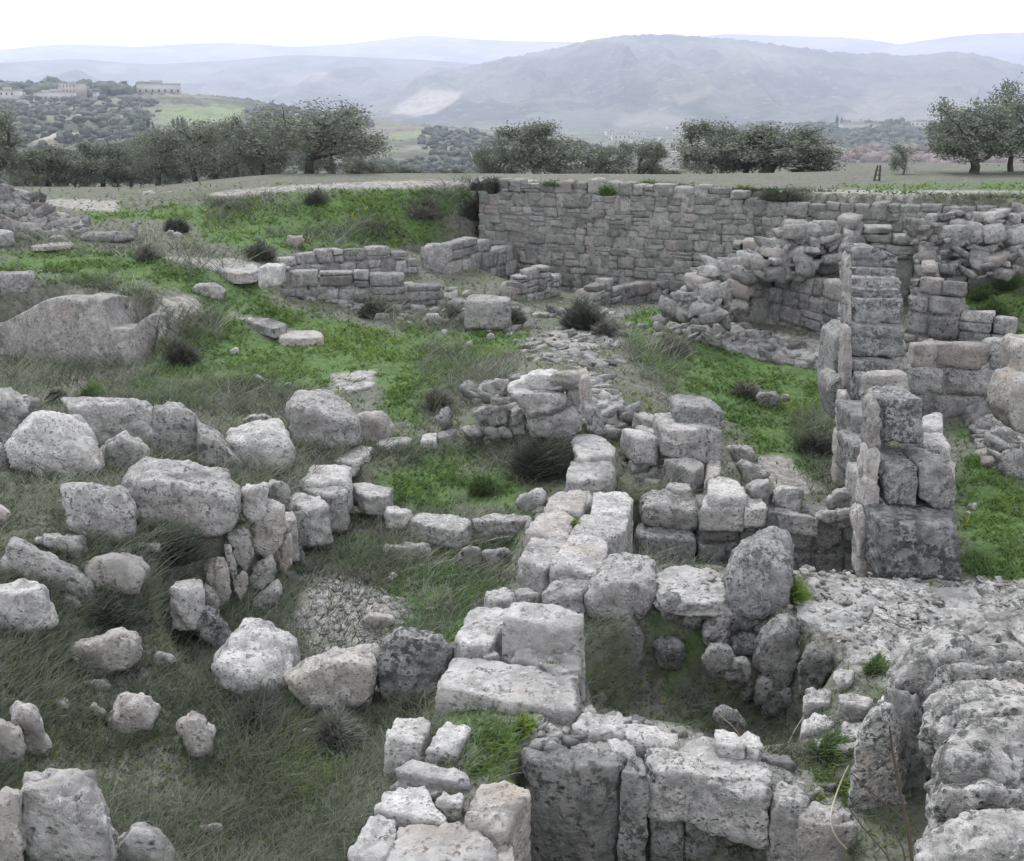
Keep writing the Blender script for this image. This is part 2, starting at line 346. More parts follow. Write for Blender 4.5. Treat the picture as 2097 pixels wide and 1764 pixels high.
# colour regions, measured on the photograph (2097-wide coordinates) and pinned to the ground
GREEN = [[(350, 440), (480, 415), (620, 395), (800, 385), (960, 385), (980, 420), (900, 440), (930, 470), (880, 500), (720, 510), (560, 520), (430, 500), (400, 470)],
         [(180, 425), (330, 425), (420, 420), (430, 440), (300, 455), (190, 450)],
         [(0, 515), (180, 505), (320, 525), (430, 560), (520, 570), (560, 620), (640, 645), (760, 670), (900, 685), (1080, 675), (1060, 720), (1000, 740), (950, 780), (880, 830), (860, 870), (790, 860), (770, 800),
          (700, 790), (600, 800), (480, 800), (300, 830), (240, 800), (300, 745), (380, 690), (420, 640), (350, 590), (200, 580), (0, 560)],
         [(790, 960), (900, 930), (1050, 960), (1090, 1010), (1060, 1040), (920, 1055), (830, 1040), (780, 1000)],
         [(1280, 650), (1400, 620), (1500, 650), (1500, 690), (1600, 720), (1710, 760), (1700, 850), (1700, 950), (1640, 1010), (1560, 960), (1500, 870), (1460, 820), (1380, 800), (1300, 720)],
         [(1965, 880), (2000, 900), (2060, 960), (2110, 1000), (2110, 1200), (1960, 1190), (1960, 1000)],
         [(1960, 560), (2000, 530), (2110, 520), (2110, 740), (2000, 690), (1950, 640)], [(1720, 378), (2110, 372), (2110, 394), (1800, 394)],
         [(640, 1290), (760, 1240), (860, 1160), (960, 1130), (1010, 1190), (950, 1300), (860, 1350), (720, 1330)],
         [(1330, 1240), (1450, 1230), (1440, 1350), (1370, 1400), (1320, 1330)], [(900, 1450), (1120, 1430), (1180, 1530), (1060, 1570), (980, 1560)],
         [(560, 1400), (680, 1380), (720, 1600), (640, 1700), (560, 1600)], [(1640, 1560), (1760, 1600), (1720, 1660), (1560, 1610)],
         [(1800, 1200), (1900, 1200), (1930, 1260), (1820, 1260)], [(1600, 1180), (1650, 1180), (1680, 1270), (1610, 1280)], [(700, 1090), (1050, 1100), (1040, 1140), (720, 1150)]]
BARE = [[(430, 398), (560, 380), (780, 371), (1100, 366), (1100, 378), (900, 386), (640, 386), (470, 402)], [(60, 405), (240, 410), (240, 432), (120, 425)],
        [(330, 525), (480, 530), (560, 545), (540, 562), (400, 550)], [(1660, 388), (2110, 390), (2110, 402), (1660, 400)],
        [(620, 1210), (700, 1190), (830, 1230), (810, 1340), (660, 1350), (600, 1280)], [(1090, 690), (1140, 672), (1210, 685), (1230, 715), (1150, 712)],
        [(1340, 1170), (1480, 1170), (1640, 1160), (1900, 1180), (2110, 1190), (2110, 1480), (1850, 1420), (1700, 1345), (1600, 1250), (1340, 1220)],
        [(1050, 1440), (1200, 1440), (1420, 1500), (1700, 1600), (1760, 1700), (1700, 1764), (1560, 1700), (1280, 1620), (1060, 1540)], [(1460, 660), (1700, 700), (1700, 750), (1600, 730), (1450, 690)],
        [(470, 640), (560, 655), (640, 690), (640, 712), (540, 690)], [(680, 765), (770, 758), (760, 800), (680, 800)], [(330, 610), (400, 600), (420, 640), (360, 660)],
        [(100, 590), (230, 595), (340, 640), (330, 690), (240, 650), (120, 640)], [(1500, 950), (1600, 930), (1700, 1010), (1560, 1010)], [(1290, 930), (1450, 930), (1450, 1010), (1300, 1000)]]
def ground_masks(x, y, z):
    sx, sy = toscreen(np.stack([x, y, z], -1)); k = 1.0 / np.clip(y, 4, 60) * 12
    wob = fbm2(x * 1.6, y * 1.6, 3, 31) * 34 * k + fbm2(x * 6, y * 6, 2, 33) * 14 * k
    vis = (y > 3) & (y < 52); g = np.zeros(x.shape); b = np.zeros(x.shape)
    sxv, syv, wv, kv = sx[vis], sy[vis], wob[vis], k[vis]; gv = np.zeros(sxv.shape); bv = np.zeros(sxv.shape)
    for pl in GREEN: gv = np.maximum(gv, 1 - sstep(sdpoly(sxv, syv * 1.0, pl) + wv * 1.5, -26 * kv, 16 * kv))
    for pl in BARE: bv = np.maximum(bv, 1 - sstep(sdpoly(sxv, syv, pl) + wv * .45, -7 * kv, 5 * kv))
    g[vis] = gv; b[vis] = bv; return g, b
gm, bm_ = ground_masks(GX, GY, GZ)
def build_ground():
    nx, ny = len(xs), len(ys); V = np.stack([GX.ravel(), GY.ravel(), GZ.ravel()], 1)
    i = np.arange(nx - 1)[None]; j = np.arange(ny - 1)[:, None]; a = j * nx + i
    F = np.stack([a, a + 1, a + nx + 1, a + nx], -1).reshape(-1, 4)
    c = np.zeros((len(V), 3)); c[:, 0] = gm.ravel(); c[:, 1] = bm_.ravel()
    # pale fields and the orchard plain are painted in the third channel
    sx, sy = toscreen(V); far = V[:, 1] > 60; f = np.zeros(len(V))
    for pl, v in (([(1690, 335), (1800, 352), (1890, 372), (1880, 392), (1690, 380)], 1.), ([(1900, 372), (2110, 362), (2110, 392), (1920, 388)], 1.), ([(1340, 300), (1500, 300), (1500, 330), (1330, 345)], .6)):
        f[far] = np.maximum(f[far], v * (1 - sstep(sdpoly(sx[far], sy[far], pl), -2, 3)))
    c[:, 2] = f
    me = mesh_from('ground', V, F, True, c)
    m, n_, l_, b = newmat('ground_soil'); tcn = n_.new('ShaderNodeTexCoord'); v = tcn.outputs['Object']
    at = n_.new('ShaderNodeAttribute'); at.attribute_name = 'tint'; sp = n_.new('ShaderNodeSeparateColor'); l_.new(at.outputs['Color'], sp.inputs[0])
    n1 = noise(n_, l_, v, 1.3, 5, .6); n2 = noise(n_, l_, v, 9, 5, .7); n3 = noise(n_, l_, v, 40, 3, .7); nf = noise(n_, l_, v, .02, 6, .65)
    soil = mixc(n_, l_, ramp(n_, l_, n2, .35, .65), (.085, .09, .075), (.17, .168, .15))
    soil = mixc(n_, l_, ramp(n_, l_, n1, .45, .62, 0, .6), soil, (.09, .115, .065))
    grn = mixc(n_, l_, ramp(n_, l_, n2, .35, .65), (.055, .095, .035), (.10, .165, .055))
    bare = mixc(n_, l_, ramp(n_, l_, n2, .38, .62), (.16, .155, .145), (.33, .32, .30))
    bare = mixc(n_, l_, ramp(n_, l_, n3, .56, .66, 0, .7), bare, (.42, .41, .39))
    farc = mixc(n_, l_, ramp(n_, l_, nf, .42, .58), (.05, .062, .045), (.10, .115, .07))
    farc = mixc(n_, l_, sp.outputs[2], farc, (.15, .20, .10))
    sx_ = n_.new('ShaderNodeSeparateXYZ'); l_.new(v, sx_.inputs[0])
    c0 = mixc(n_, l_, sp.outputs[0], soil, grn); c0 = mixc(n_, l_, sp.outputs[1], c0, bare)
    c0 = mixc(n_, l_, ramp(n_, l_, sx_.outputs[1], 50, 90), c0, farc)
    l_.new(c0, b.inputs['Base Color'])
    ad = n_.new('ShaderNodeMath'); ad.operation = 'MULTIPLY_ADD'; l_.new(n3, ad.inputs[0]); ad.inputs[1].default_value = .4; l_.new(n2, ad.inputs[2])
    bp = n_.new('ShaderNodeBump'); bp.inputs['Distance'].default_value = .06; bp.inputs['Strength'].default_value = .8; l_.new(ad.outputs[0], bp.inputs['Height']); l_.new(bp.outputs[0], b.inputs['Normal'])
    o = link('ground', me, m); tag(o, 'grassy stony ground of the dig sloping away to the valley plain', 'ground', kind='structure')
build_ground()

# ------------------------------------------------------------------ hills
def hill_mat(name, a, b_, patch, scale):
    m, n_, l_, b = newmat(name); tcn = n_.new('ShaderNodeTexCoord'); v = tcn.outputs['Object']
    mpn = n_.new('ShaderNodeMapping'); mpn.inputs['Scale'].default_value = (1, 1, 3); l_.new(v, mpn.inputs[0]); v2 = mpn.outputs[0]
    at = n_.new('ShaderNodeAttribute'); at.attribute_name = 'tint'
    n1 = noise(n_, l_, v2, scale, 7, .62); n2 = noise(n_, l_, v2, scale * 7, 5, .7); n3 = noise(n_, l_, v2, scale * 30, 3, .75)
    c = mixc(n_, l_, ramp(n_, l_, n1, .44, .56), tuple(x * .85 for x in a), b_); c = mixc(n_, l_, ramp(n_, l_, n2, .56, .68, 0, .75), c, patch)
    c = mixc(n_, l_, ramp(n_, l_, n3, .56, .66, 0, .7), c, tuple(x * .45 for x in a))
    sp = n_.new('ShaderNodeSeparateColor'); l_.new(at.outputs['Color'], sp.inputs[0])
    pm = ramp(n_, l_, n2, .3, .6, .35, 1)
    def ch(o_):
        q = n_.new('ShaderNodeMath'); q.operation = 'MULTIPLY'; l_.new(o_, q.inputs[0]); l_.new(pm, q.inputs[1]); return q.outputs[0]
    c = mixc(n_, l_, ch(sp.outputs[0]), c, (.31, .29, .255)); c = mixc(n_, l_, ch(sp.outputs[1]), c, (.16, .20, .10)); c = mixc(n_, l_, ch(sp.outputs[2]), c, (.17, .16, .135))
    l_.new(c, b.inputs['Base Color']); return m
def ridge(name, label, sky_, yc, yf, zb, mat, amp, seed, nx=260, ny=110, expo=1.15, back=.25, paint=(), spur=5.0, cren=0.0):
    sxx = np.array([p[0] for p in sky_], float); syy = np.array([p[1] for p in sky_], float)
    X = np.linspace(sxx[0], sxx[-1], nx); Y = np.interp(X, sxx, syy)
    k = np.ones(9) / 9; Y = np.convolve(np.pad(Y, 4, 'edge'), k, 'valid')
    rx = (X * KD - 512) / FPX; ry = -(Y * KD - 430.5) / FPX; dy = CP + ry * SP; dz = -SP + ry * CP
    zc = CAMZ + dz / dy * yc; xr = rx / dy
    T = np.concatenate([np.linspace(0, 1, ny), 1 + np.linspace(.02, back, 10)])
    t = T[:, None]; y = yf + (yc - yf) * t; y = y * np.ones((1, nx)); x = xr[None] * y
    tt = np.clip(t, 0, 1); z = zb + (zc[None] - zb) * tt ** expo
    env = np.sin(PI * tt) ** .8
    sp_ = fbm2(x / yc * spur * 4, y / yc * spur * 1.2 + seed, 5, seed)
    z = z + amp * env * sp_ * (zc[None] - zb + 1) + cren * fbm2(x / yc * 300, y / yc * 90, 3, seed) * sstep(tt, .5, 1)
    z = np.where(t > 1, z - (t - 1) * (zc[None] - zb) * 3.2, z)
    V = np.stack([x.ravel(), y.ravel(), z.ravel()], 1)
    i = np.arange(nx - 1)[None]; j = np.arange(len(T) - 1)[:, None]; a = j * nx + i
    F = np.stack([a, a + 1, a + nx + 1, a + nx], -1).reshape(-1, 4)
    sx, sy = toscreen(V); c = np.zeros((len(V), 3)); front = (T[:, None] * np.ones((1, nx))).ravel() <= 1.001
    wob = fbm2(V[:, 0] / yc * 60, V[:, 1] / yc * 60, 3, seed) * 5
    for ch, pl, soft in paint: c[:, ch] = np.maximum(c[:, ch], front * (1 - sstep(sdpoly(sx, sy, pl) + wob, -soft, soft)))
    o = link(name, mesh_from(name, V, F, True, c), mat); tag(o, label, 'hill', kind='structure'); return V.reshape(len(T), nx, 3)
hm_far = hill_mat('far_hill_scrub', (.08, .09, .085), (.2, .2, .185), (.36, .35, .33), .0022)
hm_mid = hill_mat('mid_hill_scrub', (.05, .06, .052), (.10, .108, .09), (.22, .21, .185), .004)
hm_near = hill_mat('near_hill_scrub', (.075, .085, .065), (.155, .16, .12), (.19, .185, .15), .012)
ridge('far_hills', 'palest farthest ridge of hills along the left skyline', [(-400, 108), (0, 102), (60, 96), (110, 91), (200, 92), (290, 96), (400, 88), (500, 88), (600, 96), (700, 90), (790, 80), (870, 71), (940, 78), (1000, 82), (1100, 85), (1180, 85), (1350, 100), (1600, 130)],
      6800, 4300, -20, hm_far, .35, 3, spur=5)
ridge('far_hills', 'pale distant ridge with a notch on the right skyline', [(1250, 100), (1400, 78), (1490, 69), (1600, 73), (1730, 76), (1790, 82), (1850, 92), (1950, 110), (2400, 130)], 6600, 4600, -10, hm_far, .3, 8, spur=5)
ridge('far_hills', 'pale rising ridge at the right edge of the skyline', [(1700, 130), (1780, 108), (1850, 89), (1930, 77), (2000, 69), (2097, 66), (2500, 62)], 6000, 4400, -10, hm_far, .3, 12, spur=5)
ridge('hill', 'broad hazy hillside with pale quarries behind the left orchards', [(-400, 150), (0, 128), (150, 120), (300, 132), (450, 125), (600, 112), (760, 118), (900, 124), (1000, 135), (1200, 165), (1500, 250)],
      4300, 2300, -22, hm_mid, .45, 21, spur=6, paint=[(2, [(380, 143), (445, 140), (450, 147), (385, 150)], 2), (2, [(200, 134), (255, 130), (260, 145), (210, 150)], 5), (2, [(0, 138), (60, 135), (110, 152), (40, 150)], 5), (2, [(560, 155), (640, 150), (700, 165), (600, 170)], 6), (0, [(300, 183), (350, 181), (355, 187), (300, 189)], 2), (0, [(640, 148), (670, 147), (668, 151), (640, 152)], 2)])
ridge('hill', 'large dark rounded hill across the valley with a quarry scar', [(560, 250), (700, 210), (820, 168), (900, 148), (1000, 128), (1100, 107), (1160, 92), (1200, 85), (1250, 76), (1290, 71), (1340, 70), (1400, 72), (1500, 79), (1600, 92), (1700, 105), (1760, 110), (1830, 115), (1890, 112), (1960, 106), (2010, 112), (2050, 122), (2097, 136), (2200, 160), (2500, 180)],
      3300, 1900, -28, hm_mid, .42, 33, nx=420, ny=170, expo=1.05, spur=7, cren=6, paint=[(0, [(870, 182), (950, 188), (935, 205), (890, 232), (850, 236), (800, 230), (830, 205)], 5), (2, [(1270, 235), (1340, 230), (1420, 240), (1400, 262), (1260, 258)], 8), (2, [(1480, 85), (1620, 110), (1600, 140), (1480, 120)], 14), (2, [(1380, 200), (1460, 175), (1455, 190), (1390, 215)], 5), (2, [(1800, 180), (2000, 210), (1900, 260), (1700, 250)], 14)])
HILLV = ridge('hill', 'terraced grey-green hillside of orchards and fields on the left', [(-500, 178), (0, 182), (150, 186), (330, 190), (500, 200), (600, 222), (700, 236), (860, 255), (1000, 266), (1120, 275), (1300, 296), (1500, 318)],
      820, 200, -29, hm_near, .22, 44, nx=420, ny=200, expo=.85, spur=9, cren=2.5, paint=[(1, [(330, 222), (440, 215), (500, 220), (490, 245), (400, 250), (320, 245)], 5), (1, [(790, 275), (850, 266), (900, 268), (880, 280), (800, 288)], 3), (0, [(850, 268), (895, 266), (880, 276), (850, 277)], 2),
      (0, [(190, 306), (255, 265), (262, 268), (205, 309)], 1.5), (0, [(50, 285), (120, 272), (170, 270), (170, 274), (70, 288), (75, 296)], 1.5), (2, [(140, 230), (320, 225), (300, 235), (150, 240)], 6), (2, [(700, 240), (860, 262), (760, 285), (650, 262)], 12), (1, [(560, 232), (680, 245), (620, 262), (540, 250)], 8)])
TOWNV = ridge('hill', 'low wooded rise with scattered houses on the right', [(1280, 300), (1400, 280), (1540, 262), (1640, 255), (1760, 256), (1900, 258), (2097, 262), (2500, 262)], 1150, 560, -29, hm_near, .15, 55, expo=.8, spur=10, cren=2.5,
      paint=[(2, [(1600, 300), (1800, 310), (1900, 325), (1880, 345), (1700, 330), (1580, 315)], 8), (0, [(1690, 262), (1900, 262), (1880, 268), (1740, 270)], 2)])
# ------------------------------------------------------------------ stones: builders
_seed = [0]
def finish(name, pts, mat, parent=None, rough=.02, p=13, yaw=None, hi=34, chips=1.0, cuts=6, wobk=.05):
    _seed[0] += 1; pts = np.asarray(pts, float)
    me, c = rock_mesh(name, pts, n=nres(pts, hi=hi), p=p, rough=rough, seed=_seed[0], yaw=yaw, chips=chips, cuts=cuts, wobk=wobk)
    if parent is None: return link(name, me, M[mat], None, Vector(c))
    return link(name, me, M[mat], parent, Vector(c) - parent.location)
def _yaw(P):
    P = np.asarray(P)[:, :2]; e = np.roll(P, -1, 0) - P; k = np.argmax((e ** 2).sum(1)); return math.atan2(e[k, 1], e[k, 0])
def boulder(label, crop, out, t=.8, mat='pale', front=None, z=None, name='boulder', cat='boulder', group=None, rough=.028, p=36, bury=.1, parent=None, hi=36, Y=None):
    D = [toD(crop, *q) for q in out]; xs_ = [q[0] for q in D]; ys_ = [q[1] for q in D]; mx = sum(xs_) / len(xs_); my = max(ys_)
    b = onground(mx, my) if z is None else atz(mx, my, z)
    yb = b[1] if Y is None else Y; b = b if Y is None else aty(mx, my, Y); w = (max(xs_) - min(xs_)) * KD / FPX * math.hypot(yb, CAMZ - b[2]); th = t * w; cy = sum(ys_) / len(ys_)
    dm = .45 * th
    if front is not None:      # the top face runs back level from the front edge to the skyline edge of the stone
        ft = sorted([toD(crop, *q) for q in front], key=lambda q: q[1]); zf = np.mean([aty(*q, yb)[2] for q in ft[:3]]) + .04; ot = sorted(D, key=lambda q: q[1])[:3]
        dm = float(np.clip(np.mean([(zf - CAMZ) * ray(*q)[1] / ray(*q)[2] for q in ot]) - yb, .3 * w, 1.0 * w))
    P = [aty(*q, yb + dm) for q in D]
    if front is None: F_ = [(mx + (q[0] - mx) * .86, cy + (q[1] - cy) * .80 + (my - min(ys_)) * .08) for q in D]
    else: F_ = [toD(crop, *q) for q in front]
    P += [aty(*q, yb) for q in F_]; B = [(mx + (q[0] - mx) * .8, cy + (q[1] - cy) * .8) for q in D]
    P += [aty(*q, yb + max(.95 * th, dm * 1.25)) for q in B]; P = np.array(P)
    lo = P[P[:, 2] < P[:, 2].min() + .3 * np.ptp(P[:, 2])].copy(); lo[:, 2] -= bury; c_ = P.mean(0); P = np.vstack([c_ + (P - c_) * (1.1 if parent is None else 1.06), lo])
    o = finish(name, P, mat, parent, rough, p, hi=hi)
    if parent is None: tag(o, label, cat, group)
    return o
def slab(parent, crop, top, z, h, mat='pale', name='stone_block', rough=.014, p=20, grow=.03, label=None, dz=None, hi=34, cat=None, group=None, tilt=None):
    T = np.array([atz(*toD(crop, *q), (z[i] if isinstance(z, (list, tuple)) else z)) for i, q in enumerate(top)])
    c = T.mean(0); T[:, :2] = c[:2] + (T[:, :2] - c[:2]) * 1.06; Bt = T.copy(); Bt[:, :2] = c[:2] + (T[:, :2] - c[:2]) * (1 + grow); Bt[:, 2] -= h
    o = finish(name, np.vstack([T, Bt]), mat, parent, rough, p * 2, _yaw(T), hi, cuts=3, wobk=.025)
    if label: tag(o, label, cat, group)
    return o
def face(parent, crop, poly, Y, t, mat='face', name='stone_block', rough=.016, p=20, label=None, cat=None, group=None, skew=0.0, hi=34):
    """poly = outline of the front face, in the upright plane y = Y; the stone runs t metres back"""
    Fp = np.array([aty(*toD(crop, *q), Y) for q in poly]); Bk = Fp.copy(); Bk[:, 1] += t; Bk[:, 0] += skew * t
    o = finish(name, np.vstack([Fp, Bk]), mat, parent, rough, p * 1.6, math.atan2(-skew, 1) if skew else 0, hi, cuts=3, wobk=.03)
    if label: tag(o, label, cat, group)
    return o
def wallroot(name, label, crop, x, y, z, cat='wall', group=None):
    return thing(name, label, cat, Vector(atz(*toD(crop, x, y), z)), group)

# batch of rounded stones in ONE mesh, each from 8 corners (used for masonry faces and rubble)
_tv, _tf = cubesphere(5)
def batch_stones(name, C8, rough=.015, p=9, seed=0, n=5):
    """C8 (k,8,3): corners, index = 4*ix+2*iy+iz"""
    tv, tf = cubesphere(n); s = (np.abs(tv) ** p).sum(1) ** (-1.0 / p); T = tv * s[:, None]
    u = (T + 1) / 2; Wt = np.stack([(u[:, 0] if a else 1 - u[:, 0]) * (u[:, 1] if b else 1 - u[:, 1]) * (u[:, 2] if c else 1 - u[:, 2]) for a in (0, 1) for b in (0, 1) for c in (0, 1)], 1)
    C8 = np.asarray(C8, float); P = np.einsum('vc,kcd->kvd', Wt, C8); cen = C8.mean(1)[:, None]; dr = P - cen; dr /= np.linalg.norm(dr, axis=2, keepdims=True) + 1e-9
    sz = np.abs(C8 - cen).mean((1, 2))[:, None]
    nz = fbm(P.reshape(-1, 3) * 5 + seed, 3, seed).reshape(P.shape[:2]) * rough * 2 + fbm(P.reshape(-1, 3) * 14 + seed, 2, seed + 3).reshape(P.shape[:2]) * rough
    P = P + dr * (nz * np.clip(sz * 6, .3, 1.5))[..., None]
    k, v = P.shape[:2]; F = (tf[None] + (np.arange(k) * v)[:, None, None]).reshape(-1, 4)
    c = (.5 + .5 * rng.random((k, 1, 3)) * np.ones((k, v, 1))).reshape(-1, 3)
    return mesh_from(name, P.reshape(-1, 3), F, True, c)
def tinted(base_name, name, lo=.72, hi=1.2):
    """stone material whose value and warmth vary from stone to stone through the tint attribute"""
    m = M[base_name].copy(); m.name = name; n_, l_ = m.node_tree.nodes, m.node_tree.links; b = n_['Principled BSDF']; src = b.inputs['Base Color'].links[0].from_socket
    at = n_.new('ShaderNodeAttribute'); at.attribute_name = 'tint'; sp = n_.new('ShaderNodeSeparateColor'); l_.new(at.outputs['Color'], sp.inputs[0])
    hs = n_.new('ShaderNodeHueSaturation'); r = n_.new('ShaderNodeMapRange'); l_.new(sp.outputs[0], r.inputs[0]); r.inputs[1].default_value = .5; r.inputs[3].default_value = lo; r.inputs[4].default_value = hi
    l_.new(r.outputs[0], hs.inputs['Value']); l_.new(src, hs.inputs['Color'])
    c = mixc(n_, l_, ramp(n_, l_, sp.outputs[1], .88, 1.0, 0, .4), hs.outputs[0], (.27, .235, .21)); l_.new(c, b.inputs['Base Color']); M[name] = m
tinted('wall', 'masonry', .68, 1.12); tinted('heap', 'rubble_stone', .5, .98); tinted('grey', 'masonry_pale', .55, 1.0)
def masonry(name, label, A, B, zb, prof, thick=.5, ch=.36, ln=.5, mat='masonry', rough=.018, seed=1, core=True, batter=0.0, cat='wall', jit=.05, gap=.008, rag=.5, irregular=.3, p=12, n=5):
    """upright wall from A to B (x,y), foot height zb (number or pair), prof = list of (t, ztop); stones laid in courses on the near side"""
    r = np.random.default_rng(seed); A = np.array(A, float); B = np.array(B, float); Lw = np.linalg.norm(B - A); d = (B - A) / Lw; nrm = np.array([d[1], -d[0]])
    if nrm[1] > 0: nrm = -nrm
    pt = np.array([q[0] for q in prof]); pz = np.array([q[1] for q in prof]); z0a, z0b = (zb, zb) if not isinstance(zb, (list, tuple)) else zb
    top = lambda s: float(np.interp(s / Lw, pt, pz)); C8 = []; zmax = pz.max(); z = min(z0a, z0b) - .15; k = 0
    while z < zmax:
        h = ch * (1 + irregular * (r.random() - .5)); s = -ln * r.random() * .5
        while s < Lw:
            l = ln * (.6 + .9 * r.random()); e = min(s + l, Lw); a = max(s, 0); mid = (a + e) / 2
            tz = top(mid); foot = z0a + (z0b - z0a) * mid / Lw - .3
            if e - a > .08 and z + h * (.25 + .5 * r.random() * rag) < tz and z + h > foot:
                zt = min(z + h, tz + ch * .3 * r.random()); dep = thick * (.45 + .2 * r.random()) if thick > .5 else thick
                pro = r.normal(0, jit * .6) - batter * (z - min(z0a, z0b)); zz0 = z + gap * .5 + r.normal(0, .008); zz1 = zt - gap * .5 + r.normal(0, .02)
                co = np.zeros((8, 3))
                if r.random() < irregular * .6 and h > .2:   # two thin stones instead of one
                    zm = (zz0 + zz1) / 2 + r.normal(0, .03); zs = [(zz0, zm - gap / 2), (zm + gap / 2, zz1)]
                else: zs = [(zz0, zz1)]
                for u0, u1 in zs:
                    co = np.zeros((8, 3))
                    for ix in (0, 1):
                        for iy in (0, 1):
                            for iz in (0, 1):
                                ss = (a + gap / 2, e - gap / 2)[ix] + r.normal(0, .014); out = (pro, -dep)[iy]
                                q = A + d * ss + nrm * (out + r.normal(0, .008)); co[4 * ix + 2 * iy + iz] = (q[0], q[1], (u0, u1)[iz] + r.normal(0, .012))
                    C8.append(co)
            s += l
        z += h; k += 1
    # back of the wall and the fill between, as one stepped run of stones behind the face
    if core:
        nseg = max(2, int(Lw / max(ln, .45)))
        for i in range(nseg):
            a, e = Lw * i / nseg, Lw * (i + 1) / nseg; tz = min(top(a), top(e), top((a + e) / 2)) - .1 * r.random() - .04; bz = min(z0a, z0b) - .3
            if tz < bz + .2: continue
            co = np.zeros((8, 3))
            for ix in (0, 1):
                for iy in (0, 1):
                    for iz in (0, 1):
                        q = A + d * (a, e)[ix] + nrm * (-thick * .05, -thick)[iy]; co[4 * ix + 2 * iy + iz] = (q[0], q[1], (bz, tz)[iz])
            C8.append(co)
    C8 = np.array(C8); org = np.array([*((A + B) / 2), min(z0a, z0b)])
    # keep each box outward facing
    me = batch_stones(name, C8 - org, rough, p, seed, n); flip_check(me)
    o = link(name, me, M[mat], None, Vector(org)); tag(o, label, cat); return o
def flip_check(me):
    bm = bmesh.new(); bm.from_mesh(me); bmesh.ops.recalc_face_normals(bm, faces=bm.faces); bm.to_mesh(me); bm.free()
def wl(crop, a, b, z):
    """two foot pixels at given ground heights -> world xy"""
    za, zb = z if isinstance(z, (tuple, list)) else (z, z); return atz(*toD(crop, *a), za)[:2], atz(*toD(crop, *b), zb)[:2]
def wlg(crop, a, b):
    """two foot pixels -> xy and ground height"""
    p, q = onground(*toD(crop, *a)), onground(*toD(crop, *b)); return p[:2], q[:2], (p[2] - .08, q[2] - .08)
def prof_px(crop, A, B, pts):
    """top outline pixels -> (t, z) on the upright plane through A, B"""
    A = np.array(A); B = np.array(B); d = B - A; out = []
    for q in pts:
        r = ray(*toD(crop, *q)); M2 = np.array([[r[0], -d[0]], [r[1], -d[1]]]); s, t = np.linalg.solve(M2, A); out.append((t, CAMZ + r[2] * s))
    return sorted(out)
def rubble(name, label, n, posf, size, mat='rubble_stone', seed=1, kind='stuff', cat='rubble', flat=.7):
    r = np.random.default_rng(seed); C8 = []
    for i in range(n):
        x, y, z = posf(r); s = size * (.45 + r.random() ** 2 * 1.3); ax = s * (1 + .5 * r.random()); ay = s * (1 + .3 * r.random()); az = s * flat * (.7 + .6 * r.random()); a = r.random() * PI
        R = np.array([[math.cos(a), -math.sin(a)], [math.sin(a), math.cos(a)]]); co = np.zeros((8, 3)); tl = r.normal(0, .25, 2)
        for ix in (0, 1):
            for iy in (0, 1):
                for iz in (0, 1):
                    q = R @ np.array([(ix - .5) * ax, (iy - .5) * ay]) * (1 + .25 * r.normal()); co[4 * ix + 2 * iy + iz] = (x + q[0], y + q[1], z + (iz - .45) * az + q @ tl)
        C8.append(co)
    C8 = np.array(C8); org = C8.mean((0, 1)); me = batch_stones(name, C8 - org, size * .08, 7, seed, 4); flip_check(me)
    o = link(name, me, M[mat], None, Vector(org)); return tag(o, label, cat if kind != 'stuff' else cat, None, kind)
